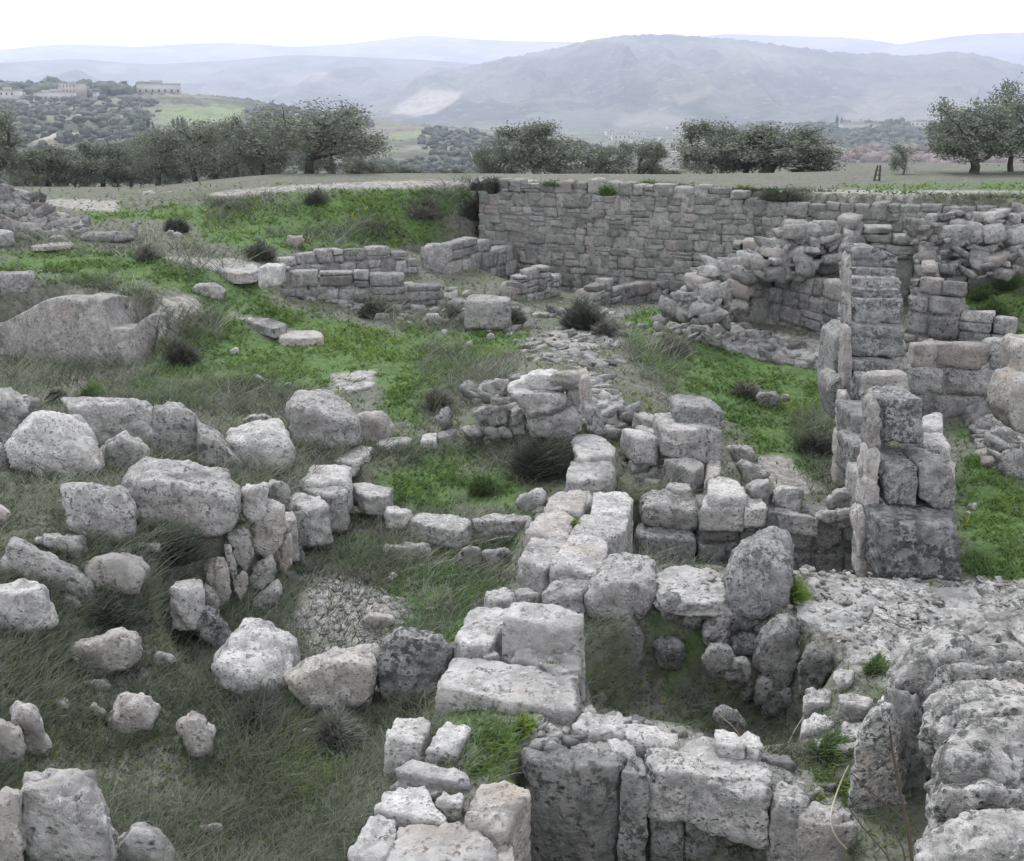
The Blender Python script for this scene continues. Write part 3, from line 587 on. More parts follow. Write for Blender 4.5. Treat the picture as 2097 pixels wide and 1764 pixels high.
# ------------------------------------------------------------------ loose boulders of the left foreground
for lb, cr_, out, t, mat, fr in [
 ('big grey boulder at the left edge, behind the bright wedge boulder', 'C1', [(-90, 230), (0, 170), (110, 185), (175, 225), (150, 340), (60, 470), (0, 500), (-90, 500)], .8, 'grey', None),
 ('small tan block wedged against the big edge boulder', 'C1', [(140, 250), (175, 220), (230, 225), (240, 300), (165, 345), (140, 330)], .8, 'tan', None),
 ('bright wedge boulder with a sloping pale top and a shaded left side', 'C1', [(40, 490), (120, 400), (200, 320), (250, 308), (440, 330), (520, 390), (600, 580), (560, 640), (470, 690), (300, 660), (90, 600)], .8, 'pale', [(60, 560), (210, 350), (240, 340), (320, 540), (440, 610), (560, 620), (470, 690), (300, 670), (100, 620)]),
 ('long dark grey boulder lying behind the small pointed one', 'C1', [(395, 262), (590, 255), (690, 230), (800, 228), (890, 290), (920, 400), (900, 500), (700, 500), (560, 490), (460, 380)], .7, 'grey', [(420, 300), (600, 300), (700, 270), (740, 420), (880, 470), (880, 500), (700, 510), (560, 500)]),
 ('small pointed boulder between three larger ones', 'C1', [(600, 510), (640, 470), (720, 430), (800, 460), (880, 530), (850, 610), (760, 640), (640, 640), (590, 560)], .8, 'grey', None),
 ('tall rounded boulder standing beside the long dark grey one', 'C1', [(890, 280), (1000, 254), (1100, 285), (1150, 340), (1175, 440), (1175, 585), (1000, 580), (900, 500), (915, 380)], .8, 'grey', [(910, 330), (1040, 290), (1120, 340), (1160, 460), (1160, 580), (1000, 590), (910, 510)]),
 ('slanting slab boulder sloping down to the right of the tall rounded one', 'C1', [(1160, 365), (1200, 385), (1290, 450), (1380, 530), (1420, 600), (1410, 660), (1250, 630), (1170, 590)], .6, 'grey', [(1170, 420), (1280, 490), (1400, 610), (1400, 660), (1250, 640), (1175, 600)]),
 ('squarish pale topped boulder alone in the dry brush', 'C1', [(1330, 450), (1350, 415), (1440, 380), (1600, 350), (1660, 390), (1695, 450), (1700, 590), (1640, 640), (1500, 640), (1400, 580)], .9, 'pale', [(1340, 480), (1400, 510), (1520, 500), (1620, 465), (1690, 480), (1690, 600), (1630, 640), (1500, 650), (1400, 590)]),
 ('small half hidden stone behind the squarish pale topped boulder', 'C1', [(1418, 352), (1470, 325), (1540, 315), (1590, 335), (1580, 365), (1450, 385)], .8, 'grey', None),
 ('large tilted boulder with a pitted sloping face near the grass edge', 'C1', [(1680, 290), (1700, 225), (1790, 183), (1940, 195), (2040, 280), (2090, 370), (2092, 470), (1900, 515), (1740, 490)], .8, 'grey', [(1690, 300), (1740, 270), (1840, 330), (1960, 400), (2080, 380), (2085, 480), (1900, 520), (1740, 500)]),
 ('brown grey block just right of the large tilted boulder', 'C2', [(160, 330), (200, 310), (330, 302), (365, 350), (405, 450), (300, 475), (190, 475)], .8, 'tan', None),
 ('largest boulder, with a bright flat top and a dark front face', 'C1', [(738, 730), (780, 650), (860, 590), (940, 574), (1080, 605), (1280, 635), (1340, 690), (1395, 735), (1392, 850), (1335, 980), (1200, 1012), (1000, 990), (880, 950), (780, 860)], .75, 'grey', [(745, 745), (850, 722), (1000, 735), (1150, 770), (1290, 800), (1375, 830), (1335, 985), (1200, 1020), (1000, 1000), (880, 960), (780, 870)]),
 ('blocky boulder left of the largest one, mottled grey and pink', 'C1', [(368, 735), (440, 728), (560, 735), (700, 750), (765, 820), (785, 930), (775, 1010), (600, 1050), (440, 1010), (400, 900)], .75, 'grey', [(375, 760), (560, 775), (700, 780), (770, 880), (775, 1015), (600, 1060), (440, 1020), (400, 900)]),
 ('dark leaning slab with a bright thin top edge', 'C1', [(20, 1200), (60, 1080), (90, 1044), (260, 1130), (500, 1240), (560, 1290), (540, 1330), (400, 1320), (40, 1260)], .5, 'grey', [(25, 1200), (70, 1090), (100, 1075), (260, 1165), (480, 1270), (520, 1330), (400, 1330), (40, 1270)]),
 ('low grey stone lying above the dark leaning slab', 'C1', [(225, 1045), (300, 1018), (470, 1038), (510, 1075), (485, 1150), (400, 1150), (300, 1110)], .7, 'grey', None),
 ('rough tan boulder with orange stains right of the leaning slab', 'C1', [(480, 1205), (560, 1145), (650, 1130), (780, 1140), (862, 1220), (835, 1300), (800, 1370), (650, 1380), (560, 1330)], .8, 'tan', None),
 ('knobbly stone peeping above the tan boulder', 'C1', [(690, 1110), (720, 1092), (765, 1105), (765, 1145), (700, 1150)], .8, 'grey', None),
 ('wide rounded pale boulder cut by the left edge of the view', 'C1', [(-100, 1380), (-20, 1335), (90, 1300), (180, 1288), (260, 1340), (300, 1420), (325, 1530), (200, 1600), (-100, 1600)], .8, 'pale', None),
 ('dark small stone tucked under the wide rounded pale boulder', 'C1', [(-60, 1500), (20, 1490), (60, 1520), (90, 1570), (40, 1620), (-60, 1620)], .8, 'grey', None),
 ('narrow sliver of grey boulder at the left edge below the big one', 'C1', [(-90, 480), (0, 480), (52, 520), (40, 600), (0, 640), (-90, 640)], .8, 'grey', None),
 ('reddish grey stone at the left edge beside the brush', 'C1', [(-90, 840), (0, 835), (45, 870), (60, 940), (20, 960), (-90, 960)], .8, 'tan', None),
 ('bumpy boulder on the brush slope, up and left of the pale jagged one', 'E1', [(1060, 80), (1130, 55), (1220, 33), (1280, 85), (1345, 200), (1340, 290), (1240, 270), (1150, 170)], .8, 'lichen', None),
 ('pale jagged boulder standing on a corner in the brush', 'E1', [(1250, 400), (1320, 300), (1370, 200), (1440, 115), (1560, 128), (1700, 210), (1765, 310), (1740, 400), (1660, 510), (1610, 590), (1450, 500), (1280, 480)], .7, 'pale', [(1260, 420), (1400, 400), (1500, 430), (1600, 520), (1600, 595), (1450, 530), (1290, 500)]),
 ('low rough tan boulder beside the dark lichen block', 'E2', [(-240, 440), (-170, 390), (0, 345), (150, 285), (245, 262), (310, 320), (300, 420), (240, 600), (80, 670), (-90, 610)], .7, 'tan', None),
 ('dark lichen speckled upright block beside the wall end', 'E2', [(335, 260), (350, 210), (410, 163), (500, 175), (545, 212), (650, 200), (718, 250), (712, 350), (665, 490), (520, 560), (330, 540), (295, 440)], .6, 'lichen', [(340, 270), (420, 210), (540, 240), (690, 260), (690, 360), (650, 500), (520, 570), (330, 550), (300, 450)]),
 ('broken brown boulder sunk in brush, in the lower left', 'E1', [(410, 260), (520, 230), (620, 195), (700, 168), (790, 215), (830, 300), (780, 370), (600, 440), (500, 450), (425, 350)], .8, 'tan', None),
 ('rounded stone with yellow stains in the lower left brush', 'E1', [(620, 700), (700, 565), (790, 560), (870, 562), (915, 640), (885, 740), (760, 800), (650, 775)], .8, 'tan', None),
 ('small upright stone with a white crest in the lower left brush', 'E1', [(1030, 710), (1070, 665), (1110, 635), (1180, 648), (1220, 700), (1250, 850), (1230, 920), (1120, 900), (1050, 800)], .8, 'tan', None),
 ('smooth leaning stone near the left edge, above the big pitted boulder', 'E1', [(50, 640), (110, 590), (160, 592), (230, 650), (285, 830), (220, 900), (140, 860), (100, 720)], .7, 'tan', None),
 ('stone at the left edge in front of the smooth leaning stone', 'E1', [(-80, 740), (0, 710), (110, 728), (155, 850), (110, 980), (-80, 1000)], .8, 'tan', None),
 ('small curved stone beside the yellow stained one', 'E1', [(515, 605), (560, 590), (605, 650), (590, 690), (540, 670)], .8, 'tan', None),
 ('big pitted boulder with a bright top in the lower left corner', 'E1', [(100, 1280), (120, 1130), (165, 1050), (330, 1005), (450, 995), (535, 1005), (590, 1180), (650, 1320), (640, 1500), (450, 1640), (200, 1600)], .75, 'pale', [(110, 1290), (150, 1120), (250, 1130), (420, 1300), (620, 1360), (630, 1520), (450, 1650), (200, 1620)]),
 ('round pale boulder touching the big pitted corner boulder', 'E1', [(640, 1440), (720, 1360), (800, 1310), (900, 1338), (990, 1420), (1018, 1540), (900, 1650), (680, 1650)], .8, 'pale', None),
 ('brown grey boulder cut off at the bottom left corner', 'E1', [(-100, 1140), (0, 1110), (120, 1095), (110, 1300), (150, 1640), (-100, 1640)], .7, 'tan', None),
]: boulder(lb, cr_, out, t, mat, fr)

# ------------------------------------------------------------------ retaining wall of standing stones that holds the left bank
w = wallroot('rubble_wall', 'short bank wall of upright rounded stones below the largest boulder', 'C1', 1560, 1400, 0)
BF = [(374, 1290), (450, 1272), (510, 1262), (584, 1218), (612, 1152), (640, 1110), (665, 1072), (700, 1030)]
def bankY(x): return float(atz(x, np.interp(x, [q[0] for q in BF], [q[1] for q in BF]), -.08)[1])
for out, z, t, mat in [
 ([(1385, 745), (1450, 728), (1550, 722), (1570, 800), (1555, 880), (1450, 935), (1400, 900)], .05, .9, 'pale'), ([(1550, 710), (1610, 688), (1670, 730), (1715, 850), (1660, 860), (1570, 820)], .1, .9, 'grey'),
 ([(1450, 940), (1500, 860), (1560, 812), (1640, 808), (1666, 860), (1660, 1010), (1600, 1120), (1550, 1145), (1465, 1110)], 0, .7, 'tan'), ([(1325, 1010), (1430, 968), (1465, 1040), (1475, 1140), (1430, 1220), (1350, 1140)], .1, .9, 'grey'),
 ([(1185, 1190), (1240, 1150), (1305, 1165), (1340, 1280), (1335, 1390), (1280, 1460), (1200, 1320)], .05, .8, 'tan'), ([(1300, 1080), (1350, 1090), (1385, 1190), (1370, 1290), (1330, 1220)], .05, .9, 'grey'),
 ([(1465, 1190), (1580, 1120), (1620, 1180), (1620, 1240), (1520, 1325), (1450, 1310)], -.05, .8, 'grey'), ([(1440, 1420), (1540, 1330), (1640, 1268), (1665, 1350), (1580, 1440), (1500, 1485), (1440, 1480)], -.08, .8, 'pale'),
 ([(1680, 930), (1740, 880), (1800, 880), (1818, 960), (1790, 1050), (1740, 1090), (1690, 1010)], 0, .8, 'grey'), ([(1625, 1060), (1700, 1018), (1712, 1100), (1705, 1190), (1650, 1260), (1620, 1180)], -.05, .8, 'tan'),
 ([(1800, 1000), (1850, 975), (1875, 1020), (1870, 1100), (1820, 1150), (1800, 1090)], -.05, .8, 'grey'), ([(1370, 1250), (1440, 1240), (1450, 1340), (1400, 1400), (1370, 1340)], -.02, .8, 'tan'), ([(1700, 1120), (1760, 1090), (1780, 1180), (1720, 1250), (1690, 1200)], -.05, .8, 'face'),
 ([(1065, 1350), (1200, 1310), (1275, 1380), (1280, 1460), (1270, 1540), (1120, 1540), (1060, 1480)], .15, .8, 'tan'), ([(1880, 1010), (1920, 990), (1930, 1060), (1900, 1100)], -.05, .8, 'face'), ([(1780, 1060), (1830, 1120), (1800, 1180), (1770, 1160)], -.05, .8, 'face')]:
    mxx = sum(q[0] for q in out) / len(out) * KC; up = (np.interp(mxx, [q[0] for q in BF], [q[1] for q in BF]) - (736 + max(q[1] for q in out) * KC)) * .0018
    boulder('', 'C1', out, t * .8, mat, Y=bankY(mxx) + up, parent=w, name='upright_stone', bury=.05)
for top, z, h, mat in [([(1690, 640), (1790, 610), (2045, 615), (2035, 690), (1900, 715), (1740, 720)], .55, .45, 'pale'), ([(1735, 730), (1900, 718), (2030, 745), (2010, 790), (1880, 790)], .5, .5, 'grey'), ([(1665, 810), (1720, 770), (1880, 800), (1920, 850), (1790, 880)], .5, .5, 'pale'),
                       ([(980, 1330), (1010, 1290), (1170, 1262), (1182, 1320), (1060, 1345)], .6, .45, 'pale'), ([(1560, 780), (1690, 850), (1730, 930), (1660, 960), (1600, 870)], .55, .5, 'tan')]:
    slab(w, 'C1', top, z, h, mat, name='flat_stone', p=12, rough=.02)

# ------------------------------------------------------------------ arc of slabs round the grassy hollow
w = wallroot('stone_kerb', 'arc of flat slabs curving round the small grassy hollow', 'C2', 600, 480, .3, 'kerb')
for top, z, h, mat in [([(15, 580), (130, 495), (265, 508), (240, 555), (150, 600)], .42, .22, 'pale'), ([(285, 485), (350, 452), (490, 448), (480, 482), (340, 505)], .4, .22, 'grey'), ([(545, 472), (570, 425), (642, 420), (640, 473)], .42, .25, 'pale'), ([(642, 430), (700, 403), (762, 402), (740, 432), (650, 452)], .42, .25, 'grey'),
                       ([(130, 722), (200, 712), (385, 745), (350, 795), (230, 798)], .32, .28, 'pale'), ([(340, 850), (420, 850), (495, 880), (430, 898), (350, 895)], .28, .22, 'pale'), ([(490, 925), (560, 890), (700, 898), (838, 930), (810, 985), (740, 995), (560, 960)], .22, .24, 'grey'), ([(848, 925), (1000, 893), (1185, 910), (1185, 938), (860, 942)], .22, .3, 'grey')]:
    slab(w, 'C2', top, z, h, mat, name='kerb_slab', p=14, rough=.018)
for lb, cr_, out, t, mat in [
 ('flat weathered slab lying below the kerb of the hollow', 'C2', [(325, 1120), (345, 1080), (480, 1075), (600, 1090), (630, 1125), (560, 1160), (400, 1160)], .5, 'grey'),
 ('lumpy stone left of its mate, below the kerb', 'C2', [(755, 1170), (790, 1100), (840, 1075), (890, 1100), (900, 1180), (860, 1215), (790, 1210)], .8, 'grey'),
 ('lumpy stone right of its mate, below the kerb', 'C2', [(895, 1160), (920, 1110), (1010, 1098), (1070, 1120), (1080, 1170), (1020, 1195), (920, 1195)], .8, 'grey'),
 ('small pale stone with a jagged crest at the end of the grassy hollow', 'C2', [(1115, 830), (1140, 790), (1200, 795), (1250, 740), (1275, 800), (1250, 880), (1160, 870)], .8, 'pale'),
 ('ragged boulder lying in the gravel, left of the lichen block', 'E2', [(200, 110), (240, 72), (340, 75), (400, 90), (395, 140), (300, 170), (210, 160)], .8, 'tan'),
 ('tiny round stone in the gravel below the kerb', 'C2', [(370, 1255), (395, 1240), (415, 1262), (405, 1285), (375, 1280)], .9, 'pale'),
 ('dark faced cut block lying alone in the bright grass', 'C3', [(530, 215), (555, 190), (650, 190), (680, 225), (665, 285), (560, 280)], .8, 'face'),
 ('knobbly stone by the grey ruined corner, nearer of two', 'C3', [(420, 600), (440, 578), (500, 600), (560, 630), (605, 660), (590, 715), (460, 720)], .8, 'grey'),
 ('humped stone by the grey ruined corner, farther of two', 'C3', [(370, 510), (430, 492), (490, 510), (535, 570), (500, 600), (400, 590)], .8, 'grey'),
 ('white topped stone sitting in the dead brush behind the block wall', 'B2', [(578, 878), (640, 872), (668, 900), (660, 935), (600, 930)], .8, 'pale'),
 ('small flat stone beside the big round bush', 'B2', [(1195, 880), (1230, 865), (1300, 872), (1290, 898), (1200, 900)], .8, 'grey'),
 ('white stone lying on the dark grass bank', 'B1', [(1005, 410), (1030, 400), (1070, 412), (1065, 435), (1020, 435)], .8, 'pale'),
 ('rounded stone on top of the low wall under the bank', 'B1', [(1668, 450), (1690, 420), (1765, 418), (1775, 450), (1730, 490), (1680, 480)], .8, 'tan'),
 ('low mossy hump at the foot of the mound path', 'B1', [(610, 830), (640, 802), (680, 820), (700, 870), (640, 880)], .8, 'grey'),
 ('flat stone in the grass left of the two plates', 'C1', [(1485, 110), (1500, 95), (1590, 120), (1580, 135), (1490, 130)], .8, 'grey'),
]: boulder(lb, cr_, out, t, mat)
for lb, top, z in [('long thin rock plate in the grass, upper of two', [(60, 100), (200, 60), (290, 62), (290, 85), (180, 120)], .5), ('long thin rock plate in the grass, lower of two', [(90, 150), (220, 118), (280, 128), (270, 150), (130, 185)], .47)]:
    slab(None, 'C2', top, z, .2, 'pale', name='flat_rock', label=lb, cat='rock', p=10)

for lb, cr_, out, mat in [('half buried stone in the scrub left of the pale jagged boulder', 'E1', [(880, 330), (930, 300), (1000, 310), (1030, 360), (960, 390), (890, 380)], 'grey'), ('half buried stone in the scrub below the low rough tan boulder', 'E1', [(1740, 760), (1790, 735), (1850, 750), (1860, 790), (1780, 800)], 'grey'),
                          ('low stone in the scrub right of the round pale corner boulder', 'E1', [(1180, 1330), (1240, 1300), (1310, 1320), (1320, 1370), (1220, 1380)], 'tan'), ('half buried stone above the yellow stained one', 'E1', [(480, 470), (540, 440), (620, 455), (640, 500), (560, 520), (490, 510)], 'tan'),
                          ('low stone between the wide rounded boulder and the tan boulder', 'C1', [(340, 1400), (390, 1370), (470, 1385), (480, 1430), (400, 1450)], 'grey'), ('stone under the right end of the blocky mottled boulder', 'C1', [(790, 1090), (840, 1060), (920, 1075), (930, 1120), (850, 1140)], 'grey'),
                          ('low stone in the brush above the stone at the left edge', 'E1', [(300, 600), (350, 580), (410, 600), (400, 640), (330, 645)], 'grey')]:
    boulder(lb, cr_, out, .9, mat)
# ------------------------------------------------------------------ central block wall running away from the viewer
w = wallroot('block_wall', 'central double row block wall running up the middle to the ruined corner', 'D', 1100, 1300, .2)
BL = [
 # far to near; crop, top outline, z of the top, height, material
 ('C2', [(1430, 480), (1440, 450), (1510, 428), (1600, 440), (1680, 508), (1660, 555), (1480, 575)], .65, .4, 'pale'),
 ('C2', [(1405, 705), (1415, 650), (1450, 595), (1660, 588), (1690, 610), (1660, 690), (1570, 700)], .6, .35, 'pale'),
 ('C2', [(1270, 870), (1320, 772), (1480, 752), (1530, 775), (1490, 880)], .62, .5, 'tan'),
 ('C2', [(1490, 770), (1545, 765), (1550, 830), (1495, 850)], .58, .4, 'grey'),
 ('C2', [(1545, 890), (1560, 770), (1740, 768), (1785, 812), (1760, 900)], .64, .75, 'pale'),
 ('C2', [(1165, 990), (1190, 940), (1265, 882), (1370, 875), (1455, 930), (1400, 1035), (1200, 1000)], .62, .6, 'tan'),
 ('C2', [(1420, 1020), (1500, 900), (1765, 890), (1745, 990), (1650, 1045)], .64, .75, 'grey'),
 ('C2', [(1120, 1180), (1145, 1120), (1190, 1036), (1400, 1040), (1385, 1120), (1330, 1190), (1250, 1215)], .6, .65, 'grey'),
 ('C2', [(1325, 1190), (1370, 1100), (1425, 1018), (1642, 1035), (1630, 1120), (1600, 1200), (1550, 1216)], .66, .8, 'pale'),
 ('C2', [(925, 1350), (1010, 1325), (1100, 1340), (1100, 1385), (1010, 1410), (940, 1400)], .45, .3, 'grey'),
 ('C2', [(1100, 1340), (1170, 1325), (1250, 1360), (1200, 1375), (1110, 1375)], .47, .3, 'grey'),
 ('C2', [(1265, 1360), (1290, 1310), (1390, 1245), (1530, 1250), (1545, 1300), (1480, 1370), (1300, 1390)], .55, .5, 'grey'),
 ('E2', [(765, 245), (790, 140), (845, 35), (1050, 42), (1080, 60), (1040, 100), (1010, 180), (960, 262)], .68, .55, 'pale'),
 ('E2', [(1035, 95), (1075, 35), (1100, 2), (1250, 5), (1490, 80), (1495, 148), (1300, 152), (1190, 118)], .95, .75, 'pale'),
 ('E2', [(1072, 300), (1130, 236), (1280, 255), (1440, 280), (1482, 312), (1480, 400), (1340, 402), (1200, 350)], .72, .85, 'pale'),
 ('E2', [(650, 500), (690, 440), (745, 332), (860, 328), (1200, 380), (1440, 420), (1438, 560), (1425, 632), (1300, 600), (1150, 545), (900, 548), (760, 500)], .68, .6, 'pale'),
 ('E2', [(950, 728), (975, 680), (1010, 625), (1180, 655), (1165, 715), (1085, 725), (1020, 733)], .5, .25, 'pale'),
 ('E2', [(1210, 660), (1300, 662), (1385, 690), (1382, 770), (1300, 775), (1212, 755)], .5, .3, 'pale'),
]
for cr_, top, z, h, mat in BL: slab(w, cr_, top, z, h, mat, p=22, rough=.016, grow=.05)
slab(w, 'E2', [(880, 300), (970, 280), (1010, 320), (930, 335)], .62, .2, 'grey', name='chip_stone')
w = wallroot('block_wall', 'nearest low corner of paving blocks at the bottom centre', 'D', 900, 1700, .2)
for cr_, top, z, h, mat in [
 ('E2', [(400, 985), (470, 938), (545, 945), (640, 980), (740, 990), (832, 1005), (832, 1045), (700, 1050), (570, 1020), (430, 1000)], .58, .3, 'pale'),
 ('E2', [(380, 1040), (450, 1030), (620, 1060), (700, 1110), (640, 1130), (560, 1080), (430, 1080), (370, 1060)], .5, .3, 'grey'),
 ('E2', [(275, 1215), (350, 1110), (430, 1078), (560, 1080), (620, 1160), (710, 1285), (600, 1262), (420, 1232)], .6, .35, 'pale'),
 ('E2', [(110, 1490), (180, 1370), (255, 1243), (340, 1250), (405, 1290), (400, 1400), (320, 1510), (220, 1560)], .6, .6, 'pale'),
 ('E2', [(335, 1520), (410, 1400), (420, 1300), (600, 1330), (760, 1290), (830, 1300), (985, 1400), (1000, 1600), (700, 1700), (360, 1620)], .58, .6, 'pale'),
 ('E2', [(905, 1030), (960, 1020), (1150, 1035), (1175, 1085), (1120, 1200), (1030, 1325), (900, 1300), (812, 1265), (860, 1150)], .64, .95, 'tan'),
 ('E2', [(830, 1300), (1020, 1335), (1080, 1420), (1100, 1560), (1010, 1640), (1000, 1420), (960, 1380)], .5, .8, 'tan'),
 ('E2', [(648, 1160), (680, 1112), (795, 1122), (790, 1175), (740, 1190), (700, 1180)], .62, .15, 'pale'),
 ('E2', [(578, 840), (640, 770), (700, 697), (760, 694), (842, 735), (800, 800), (758, 852), (660, 850)], .62, .4, 'pale'),
 ('E2', [(340, 800), (350, 740), (400, 700), (500, 685), (560, 680), (605, 710), (570, 800), (540, 825), (430, 810)], .6, .4, 'pale'),
 ('E2', [(880, 905), (940, 830), (990, 820), (1040, 890), (1020, 930), (960, 940)], .45, .3, 'grey'),
 ('E2', [(1050, 920), (1110, 860), (1110, 950), (1070, 985)], .42, .3, 'grey'),
]: slab(w, cr_, top, z, h, mat, p=16, rough=.018, name='paving_block')

# ------------------------------------------------------------------ cross wall from the bottom centre to the lower right
w = wallroot('cross_wall', 'cracked cross wall with a dark shaded face over the lower pit', 'D', 1350, 1560, 0)
for cr_, top, z, h, mat in [
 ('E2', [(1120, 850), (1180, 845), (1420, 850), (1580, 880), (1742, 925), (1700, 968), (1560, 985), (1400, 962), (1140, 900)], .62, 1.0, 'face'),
 ('E2', [(1200, 800), (1240, 785), (1350, 790), (1400, 840), (1180, 838)], .64, .3, 'grey'),
 ('E2', [(1440, 720), (1480, 650), (1620, 652), (1745, 705), (1722, 790), (1600, 775), (1450, 745)], .62, .5, 'pale'),
 ('E2', [(1640, 650), (1700, 640), (1780, 665), (1785, 700), (1740, 700)], .6, .4, 'grey'),
 ('E2', [(1742, 790), (1745, 715), (1900, 712), (2040, 775), (2060, 830), (1900, 828), (1800, 812)], .62, .5, 'pale'),
 ('E2', [(1640, 815), (1750, 810), (1815, 905), (1770, 912), (1690, 880)], .6, .3, 'pale'),
 ('E2', [(1400, 850), (1560, 800), (1640, 820), (1700, 900), (1740, 920), (1580, 875)], .58, .4, 'grey'),
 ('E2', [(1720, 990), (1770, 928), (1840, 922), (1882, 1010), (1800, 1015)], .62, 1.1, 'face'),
 ('E2', [(1870, 960), (1870, 870), (1940, 840), (2010, 850), (2140, 900), (2300, 985), (2420, 1030), (2300, 1040), (2050, 1000), (1900, 985)], .6, .42, 'grey'),
 ('E3', [(80, 905), (100, 850), (190, 790), (290, 800), (440, 860), (560, 900), (620, 1000), (600, 1080), (480, 1080), (240, 990), (150, 970)], .56, .5, 'pale'),
 ('E3', [(185, 1020), (240, 990), (400, 1040), (612, 1085), (610, 1150), (520, 1142), (330, 1085)], .58, .42, 'grey'),
 ('E3', [(288, 835), (305, 762), (340, 758), (412, 780), (460, 830), (470, 862), (380, 850)], .66, .25, 'pale'),
 ('E3', [(405, 792), (490, 768), (545, 808), (572, 870), (530, 888), (470, 850)], .64, .25, 'pale'),
 ('E3', [(560, 900), (600, 880), (720, 905), (765, 940), (740, 960), (620, 940)], .5, .4, 'grey'),
 ('E3', [(618, 1100), (660, 1052), (780, 1062), (850, 1130), (835, 1190), (640, 1150)], .58, 1.0, 'grey'),
 ('E3', [(790, 1215), (850, 1170), (960, 1178), (1100, 1230), (1130, 1290), (980, 1285), (820, 1255)], .6, 1.1, 'tan'),
]: slab(w, cr_, top, z, h, mat, p=18, rough=.02, name='wall_block', grow=.0)
boulder('rounded grey boulder cut off by the bottom edge of the view', 'E2', [(1545, 1560), (1575, 1470), (1640, 1390), (1700, 1382), (1800, 1430), (1900, 1440), (2090, 1500), (2160, 1640), (1560, 1660)], .7, 'grey', z=-.5)

# ------------------------------------------------------------------ stones round the upper pit
boulder('big boulder with a pale flat top balanced over the upper pit', 'F', [(760, 890), (800, 740), (900, 610), (980, 530), (1120, 510), (1250, 545), (1330, 640), (1335, 800), (1290, 940), (1180, 1060), (1000, 1080), (800, 1000)], .8, 'grey',
        front=[(770, 890), (830, 765), (1000, 780), (1200, 795), (1290, 760), (1310, 850), (1200, 1050), (1000, 1085), (820, 1000)], Y=9.25)
boulder('egg shaped stone wedged under the big balanced boulder', 'F', [(1010, 1180), (1050, 1060), (1130, 1010), (1200, 1080), (1255, 1200), (1240, 1310), (1150, 1410), (1050, 1340)], .6, 'face', Y=9.1)
boulder('dark stone under the left side of the balanced boulder', 'F', [(790, 1100), (850, 1020), (980, 1030), (1020, 1100), (990, 1220), (880, 1260), (800, 1200)], .6, 'face', Y=9.2)
boulder('tall round topped standing stone at the rim of the upper pit', 'C3', [(372, 1290), (372, 1195), (430, 1100), (500, 1030), (610, 978), (690, 995), (745, 1060), (745, 1200), (720, 1320), (690, 1440), (560, 1490), (400, 1480)], .75, 'lichen',
        front=[(380, 1300), (400, 1190), (520, 1170), (640, 1210), (720, 1230), (690, 1440), (560, 1495), (400, 1485)], z=.42)
w = wallroot('pit_wall', 'stones lining the right and back sides of the upper pit', 'D', 1500, 1400, -1.1)
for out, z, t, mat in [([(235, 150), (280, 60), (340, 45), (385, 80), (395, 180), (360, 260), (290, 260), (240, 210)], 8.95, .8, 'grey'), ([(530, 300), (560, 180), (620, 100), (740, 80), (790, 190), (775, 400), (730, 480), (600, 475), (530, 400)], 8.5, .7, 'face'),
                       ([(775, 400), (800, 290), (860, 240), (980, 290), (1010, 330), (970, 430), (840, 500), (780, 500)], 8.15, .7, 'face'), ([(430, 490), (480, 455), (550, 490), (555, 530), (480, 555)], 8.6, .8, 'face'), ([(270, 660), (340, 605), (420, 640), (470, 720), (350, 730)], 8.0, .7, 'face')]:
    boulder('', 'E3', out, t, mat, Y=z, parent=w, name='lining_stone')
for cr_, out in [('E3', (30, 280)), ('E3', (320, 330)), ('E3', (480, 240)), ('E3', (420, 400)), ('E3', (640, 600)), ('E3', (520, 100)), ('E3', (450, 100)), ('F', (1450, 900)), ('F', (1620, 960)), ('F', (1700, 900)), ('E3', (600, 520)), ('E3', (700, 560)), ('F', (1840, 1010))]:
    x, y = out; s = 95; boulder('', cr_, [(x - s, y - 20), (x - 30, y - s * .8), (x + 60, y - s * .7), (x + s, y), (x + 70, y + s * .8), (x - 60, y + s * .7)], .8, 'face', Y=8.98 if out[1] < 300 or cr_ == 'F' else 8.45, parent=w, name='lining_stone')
for lb, out, z in [('small stone on the rubble in the upper pit, beside the yellow green weeds', [(145, 320), (180, 298), (215, 325), (200, 370), (160, 365)], -.4), ('long broken stone at the bottom of the upper pit', [(-60, 420), (-20, 370), (80, 360), (145, 430), (120, 470), (0, 460)], -.42), ('little upright stone at the bottom of the upper pit', [(240, 400), (275, 398), (320, 470), (290, 500), (245, 440)], -.42), ('grey lump at the left foot of the upper pit', [(-220, 370), (-180, 330), (-120, 350), (-70, 430), (-150, 450)], -.42)]:
    boulder(lb, 'E3', out, .8, 'face', z=z)
slab(w, 'F', [(1340, 820), (1345, 680), (1400, 610), (1480, 595), (1560, 650), (1580, 620), (1700, 610), (1820, 650), (1880, 700), (1940, 760), (1920, 870), (1780, 850), (1640, 900), (1500, 880)], .58, .16, 'pale', name='rubble_cap', p=9, rough=.035)

